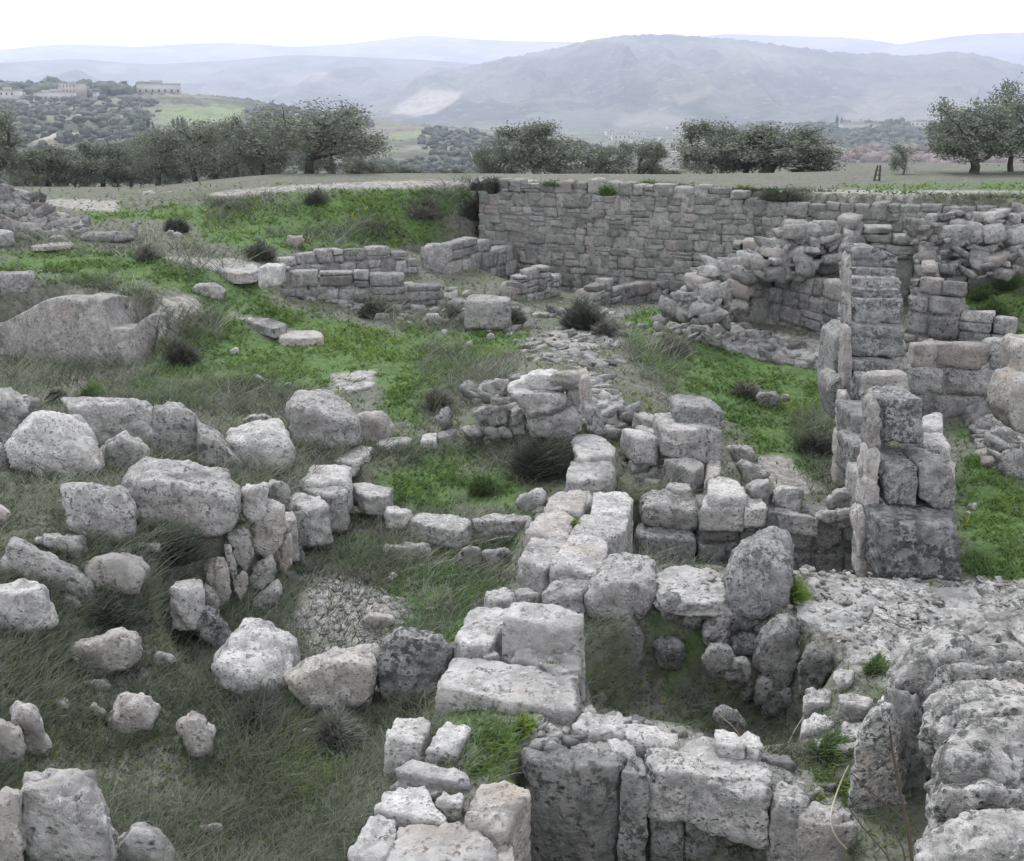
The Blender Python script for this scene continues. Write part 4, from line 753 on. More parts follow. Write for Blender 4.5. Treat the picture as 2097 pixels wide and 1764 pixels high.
# ------------------------------------------------------------------ short wall of cut blocks in front of the grass court
A, B = wl('C3', (-140, 1235), (1150, 1250), -.62)
w = wallroot('cut_block_wall', 'low wall of squared blocks with pale top stones, left of the tall near pier', 'C3', 600, 1240, -.6)
Y0 = 11.68
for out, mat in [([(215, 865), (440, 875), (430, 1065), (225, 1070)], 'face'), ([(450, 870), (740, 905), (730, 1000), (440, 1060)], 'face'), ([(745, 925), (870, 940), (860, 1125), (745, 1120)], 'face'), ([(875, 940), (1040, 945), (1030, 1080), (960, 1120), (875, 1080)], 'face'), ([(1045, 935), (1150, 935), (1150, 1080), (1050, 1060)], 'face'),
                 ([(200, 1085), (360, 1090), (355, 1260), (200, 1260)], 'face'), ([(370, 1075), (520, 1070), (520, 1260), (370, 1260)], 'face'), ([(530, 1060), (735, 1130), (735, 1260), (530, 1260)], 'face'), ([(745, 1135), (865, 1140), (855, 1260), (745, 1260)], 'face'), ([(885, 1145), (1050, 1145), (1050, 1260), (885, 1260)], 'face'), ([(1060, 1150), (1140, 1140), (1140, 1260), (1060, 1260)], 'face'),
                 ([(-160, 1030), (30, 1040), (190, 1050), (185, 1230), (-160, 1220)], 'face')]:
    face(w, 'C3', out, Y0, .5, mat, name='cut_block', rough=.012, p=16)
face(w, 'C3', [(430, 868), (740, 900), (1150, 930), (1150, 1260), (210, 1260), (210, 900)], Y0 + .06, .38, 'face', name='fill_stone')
for top, z, h, mat in [([(215, 862), (240, 790), (300, 780), (440, 800), (460, 868)], .5, .3, 'pale'), ([(255, 795), (262, 680), (350, 678), (440, 715), (485, 790), (400, 800)], .62, .4, 'pale'), ([(465, 870), (480, 800), (560, 810), (600, 868)], .5, .25, 'pale'), ([(600, 870), (640, 850), (800, 890), (900, 925), (740, 905)], .42, .25, 'grey')]:
    slab(w, 'C3', top, z, h, mat, name='top_stone', p=16)
for out, z, mat in [([(475, 770), (480, 728), (540, 705), (605, 700), (630, 740), (625, 830), (540, 820)], .45, 'pale'), ([(630, 800), (635, 745), (700, 722), (812, 738), (812, 850), (790, 890), (660, 850)], .35, 'pale'), ([(945, 830), (965, 775), (1000, 745), (1110, 750), (1125, 830), (1060, 870), (960, 860)], .45, 'pale'), ([(870, 930), (890, 880), (1000, 870), (1140, 850), (1145, 930), (1000, 945)], .35, 'pale'), ([(1120, 830), (1120, 720), (1150, 680), (1180, 700), (1180, 850)], .4, 'grey')]:
    boulder('', 'C3', out, .7, mat, z=z, parent=w, name='top_stone')
boulder('wide grey boulder with a pale top, left of the cut block wall', 'F', [(1195, 130), (1215, 80), (1270, 20), (1330, -5), (1440, 0), (1600, 50), (1700, 100), (1690, 200), (1640, 290), (1500, 320), (1260, 240)], .7, 'grey', front=[(1200, 140), (1330, 125), (1500, 160), (1690, 170), (1640, 300), (1500, 340), (1270, 260)], z=.05)

# ------------------------------------------------------------------ grey ruined corner in the middle right
w = wallroot('ruined_corner', 'grey ruined corner of stacked blocks beside the bright grass court', 'C3', 200, 650, .2)
face(w, 'C3', [(60, 370), (60, 290), (110, 268), (300, 280), (350, 320), (352, 400), (330, 420), (60, 400)], 13.4, .6, 'face', name='corner_block')
face(w, 'C3', [(-30, 400), (200, 385), (350, 420), (345, 640), (230, 640), (-20, 560)], 13.2, .7, 'grey', name='corner_block')
slab(w, 'C3', [(-10, 395), (0, 378), (180, 385), (200, 405), (60, 415)], 1.35, .2, 'pale', name='cap_slab')
for cr_, top, z, h, mat in [('C2', [(1720, 395), (1800, 400), (1940, 440), (1930, 462), (1800, 448)], .75, .4, 'pale'), ('C2', [(1790, 305), (1850, 300), (1970, 345), (1960, 362), (1850, 345)], .8, .3, 'tan'), ('C2', [(1800, 385), (1960, 350), (1980, 400), (1940, 430), (1830, 410)], .7, .3, 'grey'),
                            ('C3', [(0, 575), (120, 565), (190, 580), (235, 620), (180, 640), (60, 600)], .65, .5, 'grey'), ('C3', [(0, 740), (30, 715), (140, 720), (160, 748), (80, 760)], .45, .4, 'pale'), ('C3', [(15, 640), (60, 630), (90, 655), (40, 660)], .5, .3, 'pale'), ('C3', [(240, 640), (255, 560), (320, 550), (330, 640), (310, 680), (250, 680)], .6, .5, 'tan')]:
    slab(w, cr_, top, z, h, mat, name='fallen_slab', p=14)

# ------------------------------------------------------------------ mound with the peak of the central wall
w = wallroot('ruined_corner', 'pale ruined peak of the central wall on its mound', 'C2', 1300, 430, .4)
for out, z, t, mat in [([(1050, 160), (1100, 120), (1200, 62), (1330, 60), (1400, 100), (1380, 170), (1200, 190), (1060, 190)], 1.2, .8, 'pale'), ([(1300, 110), (1330, 70), (1400, 60), (1500, 65), (1512, 120), (1440, 140), (1320, 140)], 1.35, .8, 'tan'),
                       ([(1040, 170), (1120, 165), (1250, 180), (1390, 190), (1400, 240), (1330, 310), (1200, 320), (1130, 260)], .95, .7, 'pale'), ([(1380, 260), (1400, 150), (1480, 130), (1500, 160), (1490, 280), (1420, 290)], .9, .7, 'grey'),
                       ([(1160, 330), (1250, 310), (1440, 285), (1500, 340), (1500, 400), (1400, 445), (1180, 425)], .6, .6, 'pale'), ([(850, 300), (900, 268), (1000, 270), (1080, 300), (1060, 380), (920, 380)], .7, .8, 'grey'), ([(1070, 320), (1110, 285), (1160, 300), (1165, 400), (1090, 420)], .6, .7, 'grey'),
                       ([(780, 400), (830, 375), (900, 390), (940, 430), (860, 450), (790, 430)], .5, .8, 'grey'), ([(900, 400), (960, 370), (1080, 390), (1090, 450), (960, 460)], .5, .8, 'grey'), ([(630, 340), (690, 280), (740, 300), (740, 360), (680, 380)], .5, .8, 'face'), ([(960, 130), (1000, 105), (1060, 120), (1050, 160), (990, 160)], 1.2, .8, 'grey')]:
    boulder('', 'C2', out, t, mat, z=z, parent=w, name='heaped_stone')
for poly, Y, t, mat in [([(1480, 110), (1530, 90), (1550, 200), (1545, 300), (1490, 290)], 13.1, .5, 'tan'), ([(1510, 280), (1580, 300), (1622, 370), (1615, 450), (1520, 420)], 12.7, .5, 'face')]:
    face(w, 'C2', poly, Y, t, mat, name='heaped_stone')
# ------------------------------------------------------------------ tall piers on the right
w = wallroot('stone_pier', 'near tall pier of stacked square blocks with a tan plastered left side', 'D', 1850, 1190, .3)
for poly, Y, t, mat in [
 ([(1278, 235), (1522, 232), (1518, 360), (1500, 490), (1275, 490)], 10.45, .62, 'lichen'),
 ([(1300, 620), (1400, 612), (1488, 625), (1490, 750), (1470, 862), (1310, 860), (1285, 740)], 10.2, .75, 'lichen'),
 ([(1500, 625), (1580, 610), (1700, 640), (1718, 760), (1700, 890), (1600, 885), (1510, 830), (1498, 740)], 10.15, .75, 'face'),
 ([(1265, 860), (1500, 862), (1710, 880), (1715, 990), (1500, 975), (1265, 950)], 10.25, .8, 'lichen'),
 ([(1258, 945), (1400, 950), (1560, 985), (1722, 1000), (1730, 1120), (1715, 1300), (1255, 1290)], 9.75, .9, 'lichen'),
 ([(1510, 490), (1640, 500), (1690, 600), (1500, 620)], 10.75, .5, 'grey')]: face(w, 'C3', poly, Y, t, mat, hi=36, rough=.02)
for top, z, h, mat in [([(1505, 410), (1520, 392), (1600, 388), (1668, 500), (1640, 520), (1520, 512)], 1.45, .5, 'pale'), ([(1510, 395), (1508, 305), (1570, 298), (1620, 310), (1625, 400)], 1.5, .6, 'pale'), ([(1500, 610), (1505, 520), (1620, 512), (1705, 618), (1660, 640), (1560, 640)], 1.28, .3, 'pale')]:
    slab(w, 'C3', top, z, h, mat, hi=24)
for poly in ([(1205, 250), (1240, 238), (1272, 240), (1270, 520), (1195, 525)], [(1190, 520), (1262, 522), (1258, 870), (1160, 872)], [(1150, 865), (1255, 868), (1250, 1290), (1130, 1290), (1132, 1000)]):
    face(w, 'C3', poly, 10.25, .3, 'tan', name='plaster_side', p=14, rough=.03)
w = wallroot('stone_pier', 'far tallest pier of stacked blocks rising against the stone bank', 'D', 1800, 1000, 0)
for cr_, poly, Y, t, mat in [
 ('B3', [(1095, 500), (1130, 490), (1230, 492), (1365, 545), (1366, 612), (1090, 605)], 15.6, .7, 'lichen'),
 ('B3', [(1088, 610), (1240, 614), (1368, 618), (1370, 672), (1090, 665)], 15.42, .7, 'face'), ('B3', [(1095, 664), (1374, 670), (1384, 738), (1105, 735)], 15.2, .7, 'grey'),
 ('B3', [(1108, 734), (1388, 738), (1402, 794), (1105, 792)], 14.98, .7, 'lichen'),
 ('B3', [(1100, 795), (1405, 790), (1400, 940), (1095, 945)], 14.8, .8, 'lichen'), ('B3', [(1090, 955), (1200, 950), (1320, 965), (1410, 960), (1415, 1135), (1090, 1130)], 14.5, .8, 'face'),
 ('C3', [(1095, 15), (1250, 10), (1420, 45), (1425, 110), (1090, 110)], 14.2, .8, 'face'), ('C3', [(1090, 115), (1420, 115), (1420, 320), (1090, 320)], 14.0, .8, 'lichen'),
 ('C3', [(1095, 325), (1230, 325), (1225, 520), (1095, 520)], 13.6, .8, 'face'), ('C3', [(1085, 520), (1170, 520), (1190, 600), (1140, 620), (1090, 600)], 13.3, .7, 'grey'), ('C3', [(1090, 600), (1180, 580), (1190, 740), (1095, 740)], 13.2, .8, 'face')]:
    face(w, cr_, poly, Y, t, mat, rough=.02, hi=30)
for top, z, h, mat in [([(1175, 130), (1215, 88), (1330, 80), (1400, 92), (1430, 128), (1300, 135)], 2.05, .3, 'pale'), ([(1150, 90), (1200, 60), (1390, 62), (1420, 85), (1250, 95)], 2.2, .25, 'tan')]: slab(w, 'C3', top, z, h, mat)
for cr_, poly, Y in (('B3', [(1066, 560), (1092, 520), (1094, 960), (1060, 960)], 14.6), ('B3', [(1060, 955), (1094, 955), (1096, 1334), (1040, 1334)], 14.1), ('C3', [(1040, 195), (1096, 195), (1098, 420), (1024, 420)], 13.6), ('C3', [(1020, 415), (1094, 415), (1098, 745), (1002, 745)], 13.4)):
    face(w, cr_, poly, Y, .3, 'tan', name='plaster_side', p=14, rough=.03)
face(w, 'B3', [(1000, 1010), (1075, 960), (1070, 1130), (1055, 1334), (970, 1334), (985, 1150)], 14.6, .8, 'face', name='pier_footing')
face(w, 'C3', [(975, 130), (1040, 100), (1050, 350), (1010, 380), (1000, 300), (960, 200)], 14.2, .7, 'face', name='pier_footing')

w = wallroot('stone_pier', 'low run of blocks joining the near and far piers', 'C3', 1300, 500, .2)
for poly, Y, t, mat in [([(1105, 330), (1290, 330), (1290, 520), (1105, 520)], 12.6, .8, 'face'), ([(1110, 515), (1290, 515), (1290, 740), (1110, 740)], 12.0, .8, 'face'), ([(1160, 700), (1290, 700), (1290, 1000), (1150, 1000)], 11.2, .7, 'grey'), ([(1180, 130), (1440, 130), (1440, 330), (1180, 330)], 13.2, .7, 'lichen')]:
    face(w, 'C3', poly, Y, t, mat)
# ------------------------------------------------------------------ stone plateau and the big near wall in the lower right
w = wallroot('high_wall', 'big rough pitted wall of huge blocks filling the lower right corner', 'E3', 1700, 1400, 0)
for out, fr, Y, t, mat in [
 ([(1300, 420), (1360, 310), (1420, 260), (1500, 190), (1600, 120), (1780, 75), (2000, 70), (2250, 80), (2250, 520), (1900, 520), (1560, 520), (1330, 520)], [(1330, 430), (1500, 300), (1700, 270), (2250, 350), (2250, 540), (1900, 530), (1560, 530), (1330, 530)], 6.55, .45, 'crust'),
 ([(1495, 740), (1500, 620), (1530, 555), (1650, 500), (1740, 460), (1850, 442), (1950, 490), (2250, 510), (2250, 800), (1600, 820)], [(1500, 740), (1520, 640), (1700, 560), (1900, 580), (2250, 640), (2250, 830), (1600, 840)], 5.85, .5, 'crust'),
 ([(1585, 910), (1650, 800), (1720, 740), (1800, 640), (1900, 650), (1960, 640), (2250, 660), (2250, 1230), (2000, 1240), (1620, 1220), (1560, 1100)], [(1590, 930), (1700, 880), (1900, 960), (2250, 1000), (2250, 1240), (1800, 1250), (1600, 1230), (1560, 1100)], 5.15, .5, 'crust'),
 ([(1450, 1500), (1480, 1360), (1600, 1232), (1800, 1236), (1950, 1242), (2250, 1240), (2250, 1750), (1420, 1750)], [(1450, 1600), (1560, 1450), (1800, 1420), (2250, 1430), (2250, 1750), (1420, 1750)], 4.55, .5, 'crust'),
]: boulder('', 'E3', out, t, mat, front=fr, Y=Y, parent=w, name='huge_block', rough=.03, p=18, hi=56, bury=.3)
boulder('', 'E3', [(1315, 440), (1420, 430), (1520, 600), (1600, 900), (1600, 1200), (1500, 1400), (1460, 1660), (1400, 1660), (1390, 1000), (1350, 640)], .9, 'face', Y=6.2, parent=w, name='wall_side', rough=.03, hi=48, p=14)
for out, Y, mat in [([(1480, 420), (1600, 330), (2250, 330), (2250, 700), (1480, 700)], 6.45, 'crust'), ([(1560, 700), (1700, 600), (2250, 560), (2250, 950), (1600, 950)], 5.7, 'crust'), ([(1540, 1180), (1600, 1050), (2250, 1050), (2250, 1400), (1500, 1400)], 5.0, 'crust')]:
    boulder('', 'E3', out, .5, mat, Y=Y, parent=w, name='huge_block', rough=.03, hi=40)
w = wallroot('rock_stack', 'upright rough slab and piled flat stones against the big near wall', 'E3', 1200, 1400, .1)
boulder('', 'E3', [(1100, 1000), (1150, 700), (1190, 670), (1250, 600), (1330, 590), (1370, 640), (1395, 740), (1415, 900), (1440, 1200), (1440, 1640), (1110, 1640), (1080, 1300)], .35, 'crust', front=[(1105, 1020), (1165, 720), (1260, 640), (1330, 760), (1410, 1200), (1430, 1640), (1110, 1640), (1085, 1300)], Y=6.1, parent=w, name='upright_slab', rough=.03, hi=48)
for top, z, h, mat in [([(980, 430), (1000, 400), (1060, 395), (1110, 420), (1080, 470), (1000, 480)], .55, .3, 'pale'), ([(1150, 450), (1190, 430), (1270, 450), (1290, 500), (1210, 480)], .5, .2, 'pale'), ([(1005, 570), (1040, 540), (1180, 545), (1240, 580), (1180, 625), (1030, 605)], .6, .25, 'pale'), ([(1240, 550), (1280, 525), (1330, 560), (1340, 600), (1240, 600)], .75, .3, 'pale'),
                       ([(815, 560), (830, 505), (880, 500), (900, 545), (980, 520), (980, 590), (830, 600)], .5, .5, 'grey'), ([(800, 760), (810, 690), (880, 668), (990, 672), (1000, 720), (900, 760)], .45, .6, 'pale'), ([(790, 900), (800, 790), (900, 770), (960, 830), (900, 900)], .4, .6, 'grey'), ([(870, 790), (920, 780), (945, 800), (905, 830)], .52, .12, 'pale'),
                       ([(1000, 850), (1050, 830), (1140, 815), (1150, 840), (1060, 870)], .5, .15, 'pale'), ([(1020, 760), (1060, 720), (1150, 700), (1160, 800), (1060, 810)], .5, .3, 'grey')]:
    slab(w, 'E3', top, z, h, mat, name='flat_stone', p=12, rough=.025)

cw = [o for o in bpy.data.objects if o.name == 'cross_wall'][0]
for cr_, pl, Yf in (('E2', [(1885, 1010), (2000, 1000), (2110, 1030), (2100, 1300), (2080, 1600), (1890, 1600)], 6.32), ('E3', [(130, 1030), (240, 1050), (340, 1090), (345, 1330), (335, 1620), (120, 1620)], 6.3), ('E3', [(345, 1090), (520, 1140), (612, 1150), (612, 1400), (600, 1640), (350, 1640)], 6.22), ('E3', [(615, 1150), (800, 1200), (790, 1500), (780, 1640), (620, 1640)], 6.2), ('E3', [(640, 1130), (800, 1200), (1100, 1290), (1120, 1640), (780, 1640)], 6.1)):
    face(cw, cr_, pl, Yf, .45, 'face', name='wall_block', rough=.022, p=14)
w = thing('broad_wall_top', 'worn rough solid rock surface of the broad wall top on the right', 'wall', Vector(atz(1800, 1270, .4)))
for top, z, mat in [([(1622, 1185), (1700, 1172), (1765, 1178), (1790, 1240), (1740, 1300), (1655, 1280), (1620, 1235)], .55, 'heap'), ([(1765, 1180), (1900, 1186), (1905, 1260), (1800, 1270)], .56, 'crust'), ([(1895, 1190), (2000, 1192), (2020, 1260), (1900, 1275)], .57, 'heap'), ([(2000, 1192), (2130, 1200), (2130, 1290), (2020, 1275)], .56, 'crust'),
                    ([(1730, 1290), (1800, 1262), (1890, 1265), (1895, 1340), (1800, 1370), (1740, 1340)], .55, 'crust'), ([(1885, 1265), (2000, 1265), (2010, 1340), (1890, 1345)], .55, 'heap')]:
    slab(w, 'D', top, z, .3, mat, name='rock_surface', p=8, rough=.05, hi=44)
# ------------------------------------------------------------------ far-side masonry
def P3(*a): return [toD('B3', *q) for q in a]
RT = [(0., 3.12), (.06, 3.08), (.1, 3.02), (.16, 3.12), (.22, 3.1), (.3, 3.14), (.36, 3.08), (.44, 3.1), (.5, 2.98), (.56, 2.9), (.6, 3.12), (.64, 2.8), (.72, 2.86), (.8, 2.84), (.9, 2.8), (1.0, 2.75)]
masonry('retaining_wall', 'long tall retaining wall of coursed blocks under the olive trees', WL + [-.05, .15], WR + [.6, -.2], .0, RT, .5, .32, .38, 'masonry', seed=4, rag=.5, jit=.03, gap=.004, p=20, irregular=.85, n=6, rough=.03)
A, B = (-5.6, 25.6), (-3.0, 25.0)
A, B, zf = wlg('B2', (-270, 640), (540, 650)); masonry('rubble_wall', 'low dark rubble wall at the foot of the green bank', A, B, zf, prof_px('B2', A, B, [(-270, 570), (-150, 520), (60, 515), (250, 495), (450, 510), (540, 580)]), .6, .32, .42, 'masonry_pale', seed=11, irregular=.6)
A, B, zf = wlg('B2', (715, 650), (1130, 590)); masonry('rubble_wall', 'ruined block wall stub jutting from the bank with two high courses', A, B, zf, prof_px('B2', A, B, [(710, 440), (860, 460), (1000, 470), (1130, 480)]), .8, .42, .6, 'masonry_pale', seed=12, irregular=.45)
A, B, zf = wlg('B2', (1150, 590), (1400, 620)); masonry('rubble_wall', 'crumbling wall end with a pale top, in front of the retaining wall', A, B, zf, prof_px('B2', A, B, [(1150, 520), (1280, 520), (1390, 490), (1400, 600)]), .6, .28, .4, 'masonry_pale', seed=13, irregular=.7)
A, B, zf = wlg('B2', (-270, 760), (690, 840)); masonry('rubble_wall', 'long low wall of big blocks crossing behind the dead brush', A, B, zf, prof_px('B2', A, B, [(-270, 600), (-180, 610), (-80, 640), (60, 665), (250, 650), (400, 670), (520, 690), (560, 720), (690, 715)]), .7, .34, .55, 'masonry_pale', seed=14, irregular=.5)
A, B, zf = wlg('B2', (1120, 800), (1370, 780)); masonry('rubble_wall', 'small hollow ruin of stacked stones with a dark opening', A, B, zf, prof_px('B2', A, B, [(1120, 690), (1200, 620), (1290, 620), (1380, 670)]), .6, .25, .35, 'masonry_pale', seed=15, irregular=.7)
A, B, zf = wlg('B2', (1560, 835), (1990, 800)); masonry('rubble_wall', 'low wall stub with a white top left of the stepped wall', A, B, zf, prof_px('B2', A, B, [(1560, 720), (1640, 700), (1900, 715), (1990, 690)]), .6, .3, .42, 'masonry_pale', seed=16, irregular=.6)
o = slab(None, 'B2', [(810, 800), (830, 765), (960, 760), (1070, 775), (1065, 800), (960, 805)], 1.25, .6, 'grey', name='stone_block', label='large weathered block lying flat behind the dead brush', cat='block')
face(None, 'B1', [(1500, 690), (1500, 610), (1540, 598), (1640, 600), (1640, 710), (1520, 740)], 21.2, .5, 'pale', label='smooth upright pale block at the start of the long low wall', cat='block')
for lb, poly, Y in [('pale upright stone under the olives, left of the pair', [(825, 170), (860, 158), (895, 175), (905, 235), (825, 238)], 30.5), ('pale upright stone under the olives, right of the pair', [(955, 180), (980, 165), (1020, 172), (1040, 215), (1030, 235), (950, 235)], 30.5)]:
    face(None, 'B1', poly, Y, .3, 'pale', name='standing_stone', label=lb, cat='stone')
# stepped masonry behind the piers
A, B, zf = wlg('B3', (470, 905), (1075, 1060)); masonry('stepped_wall', 'coursed wall of neat square blocks left of the far pier', A, B, zf, prof_px('B3', A, B, [(470, 690), (560, 680), (700, 690), (1075, 690)]), .7, .36, .52, 'masonry_pale', seed=21, irregular=.25)
A, B = wl('B3', (160, 800), (480, 850), (.75, .7)); masonry('stepped_wall', 'tumbled wall end stepping down to the left of the neat blocks', A + [0, .3], B + [0, .3], (.6, .5), prof_px('B3', A + [0, .3], B + [0, .3], [(160, 640), (200, 575), (330, 590), (480, 600)]), .8, .4, .6, 'masonry_pale', seed=22, irregular=.8, rough=.04)
A, B = np.array([4.6, 22.2]), np.array([9.9, 20.8]); masonry('stepped_wall', 'rough rubble core rising above the neat blocks to a broad crest', A, B, .6, prof_px('B3', A, B, [(370, 560), (400, 500), (560, 430), (680, 410), (780, 350), (950, 345), (1130, 345), (1250, 400), (1400, 440)]), 1.2, .3, .42, 'masonry', seed=23, irregular=.8, rough=.04, jit=.12)
A, B = np.array([8.3, 20.4]), np.array([12.8, 19.0]); masonry('stepped_wall', 'broad dark ruined wall top at the upper right behind the piers', A, B, .8, prof_px('B3', A, B, [(1380, 430), (1500, 390), (1600, 340), (1860, 325), (1900, 360), (2097, 350)]), 1.0, .32, .42, 'masonry', seed=24, irregular=.7, rough=.04, jit=.1)
A, B, zf = wlg('B3', (1385, 1120), (1700, 1110)); masonry('stepped_wall', 'coursed wall right of the far pier, highest step', A, B, zf, prof_px('B3', A, B, [(1385, 690), (1680, 690), (1700, 800)]), .6, .36, .45, 'masonry_pale', seed=25, irregular=.4)
A, B, zf = wlg('B3', (1690, 1110), (2020, 1120)); masonry('stepped_wall', 'lower steps of coursed wall falling away to the right edge', A, B, zf, prof_px('B3', A, B, [(1690, 800), (1815, 805), (1830, 920), (1980, 930), (2010, 1010)]), .6, .36, .45, 'masonry_pale', seed=26, irregular=.5)
A, B = wl('C3', (1425, 270), (2110, 260), (.35, .4)); A2, B2 = A, B
masonry('low_wall', 'pale topped low wall of worn blocks behind the near pier', A, B, .2, prof_px('B3', A, B, [(1425, 1075), (1560, 1085), (1700, 1110), (1900, 1110), (2097, 1090)]), .7, .46, .7, 'masonry_pale', seed=27, irregular=.4, rough=.03)
w = wallroot('stone_corner', 'leaning tan wall end cut by the right edge', 'C3', 2060, 450, .2)
face(w, 'C3', [(2010, 240), (2060, 130), (2200, 100), (2200, 450), (2050, 430), (2005, 330)], 13.4, .7, 'tan', name='wall_end'); face(w, 'B3', [(2060, 1090), (2100, 1040), (2200, 1040), (2200, 1400), (2070, 1400)], 13.8, .6, 'tan', name='wall_end')
for lb, out in [('white topped stone on the rubble at the right edge', [(1860, 350), (1880, 325), (1950, 318), (2010, 345), (1990, 375), (1880, 375)]), ('jagged stone above the grass at the right edge', [(1880, 480), (1890, 420), (1940, 390), (2030, 400), (2080, 450), (2000, 500), (1930, 500)]), ('low jagged stone at the edge of the right grass, lower of two', [(1960, 640), (1980, 540), (2100, 520), (2160, 600), (2160, 690), (2000, 680)])]:
    boulder(lb, 'C3', out, .8, 'grey')

# ------------------------------------------------------------------ pale plastered rock basin on the left
def outcrop():
    top = [(-260, 690), (-120, 660), (0, 640), (60, 632), (160, 622), (200, 640), (210, 690), (300, 700), (420, 700), (520, 705), (560, 745), (600, 790), (600, 850), (640, 860), (700, 850), (800, 848), (900, 855), (975, 870)]
    rimf = [(-260, 985), (-120, 960), (0, 935), (60, 900), (150, 850), (230, 805), (300, 785), (400, 780), (480, 800), (500, 810), (510, 770), (600, 790), (605, 870), (650, 960), (760, 960), (800, 930), (870, 880), (975, 870)]
    foot = [(-260, 1150), (-120, 1130), (0, 1110), (60, 1120), (150, 1130), (250, 1140), (350, 1150), (420, 1150), (500, 1160), (560, 1165), (620, 1165), (680, 1170), (720, 1172), (770, 1175), (810, 1165), (840, 1155), (900, 1130), (975, 1095)]
    n = 150; t = np.linspace(0, len(rimf) - 1, n); idx = np.arange(len(rimf)); ip = lambda a: np.stack([np.interp(t, idx, [q[0] for q in a]), np.interp(t, idx, [q[1] for q in a])], 1)
    R_, F_ = ip(rimf), ip(foot); rows = 34; V = []
    for k in range(n):
        f = atz(*toD('B1', *F_[k]), .55); y0 = f[1] + .02; r_ = aty(*toD('B1', *R_[k]), y0 + .25)
        for j in range(rows):
            u = j / (rows - 1)
            if u < .72: a = u / .72; p = f + (r_ - f) * a; p[2] -= .2 * (1 - a)
            else: a = (u - .72) / .28; p = r_ + np.array([0, 1.6 * a, (-.02 - .25 * a * a)])
            V.append(p)
    V = np.array(V); nz = fbm(V * [2.2, 2.2, 1.1], 4, 77) * .09 + fbm(V * 9, 3, 78) * .03; V[:, 1] -= nz; V[:, 2] += nz * .5
    i = np.arange(rows - 1)[None]; j = np.arange(n - 1)[:, None]; a = j * rows + i; F = np.stack([a, a + rows, a + rows + 1, a + 1], -1).reshape(-1, 4)
    # close the body underneath and behind so that it is a solid rock
    c = V.mean(0); Bt = V.copy(); Bt[:, 1] = np.maximum(Bt[:, 1] + .5, 0); Bt[:, 2] = np.minimum(Bt[:, 2], V[:, 2]) - .6; nv = len(V)
    bd = [k * rows for k in range(n)] + [(n - 1) * rows + r for r in range(rows)] + [k * rows + rows - 1 for k in range(n - 1, -1, -1)] + [r for r in range(rows - 1, -1, -1)]
    S = [[bd[k], bd[(k + 1) % len(bd)], bd[(k + 1) % len(bd)] + nv, bd[k] + nv] for k in range(len(bd))]
    V2 = np.vstack([V, Bt]); F2 = np.vstack([F, np.array(S), F[:, ::-1] + nv]); org = c.copy(); org[2] = .5
    m = stone_mat('plastered_rock', (.22, .215, .208), (.37, .36, .35), (.11, .115, .11), (.34, .28, .23), .7, .6, .05, False)
    o = link('rock_outcrop', mesh_from('rock_outcrop', V2 - org, F2), m, None, Vector(org)); flip_check(o.data)
    tag(o, 'pale rock basin with a broken upright face and a sandy rim', 'rock outcrop')
outcrop()
boulder('flat topped grey block above the basin at the left edge', 'B1', [(-120, 650), (0, 640), (110, 630), (190, 625), (205, 680), (190, 730), (60, 740), (-120, 740)], .5, 'grey')
for lb, out, mat in [('grey rock ledge at the left edge below the rubble heap', [(-80, 400), (0, 392), (75, 400), (90, 460), (20, 485), (-80, 485)], 'grey'), ('round topped stone in the row below the rubble heap', [(280, 440), (310, 420), (370, 420), (400, 450), (380, 465), (290, 460)], 'grey'), ('small ledge stone between the two left ledges', [(115, 425), (150, 412), (185, 425), (180, 445), (120, 445)], 'tan'),
                     ('long dark rock ledge between the heap and the path', [(470, 430), (520, 400), (620, 395), (740, 405), (780, 430), (720, 455), (560, 460), (480, 460)], 'face'), ('upright knob of rock at the end of the long dark ledge', [(750, 400), (760, 350), (800, 345), (805, 400), (790, 420)], 'face'), ('stone at the fork of the grassy path', [(1110, 740), (1150, 700), (1260, 700), (1320, 740), (1300, 780), (1180, 770)], 'grey')]:
    boulder(lb, 'B1', out, .9, mat)
slab(None, 'B1', [(185, 478), (300, 462), (410, 455), (430, 470), (330, 482), (200, 486)], 2.2, .1, 'tan', name='flat_rock', label='thin tan rock plate in the grass below the rubble heap', cat='rock')
slab(None, 'B1', [(1000, 548), (1110, 560), (1200, 562), (1270, 555), (1490, 590), (1495, 620), (1400, 640), (1240, 610), (1180, 590), (1050, 570)], 1.72, .25, 'pale', name='flat_rock', label='bright bare rock path slab running towards the low wall', cat='rock', p=8)
slab(None, 'B1', [(1245, 655), (1300, 645), (1360, 660), (1400, 690), (1340, 705), (1280, 690)], 1.4, .15, 'tan', name='flat_rock', label='pinkish flat rock in the bright grass below the path slab', cat='rock')
slab(None, 'B1', [(1300, 850), (1370, 840), (1500, 880), (1640, 950), (1600, 965), (1480, 915), (1350, 890)], .95, .2, 'grey', name='flat_rock', label='long sloping rock strip running down through the grass', cat='rock', p=8)
slab(None, 'B1', [(1610, 980), (1700, 975), (1860, 970), (1880, 1010), (1760, 1020), (1640, 1015)], .8, .2, 'tan', name='flat_rock', label='tan rock shelf with a loose plate at the end of the sloping strip', cat='rock', p=8)
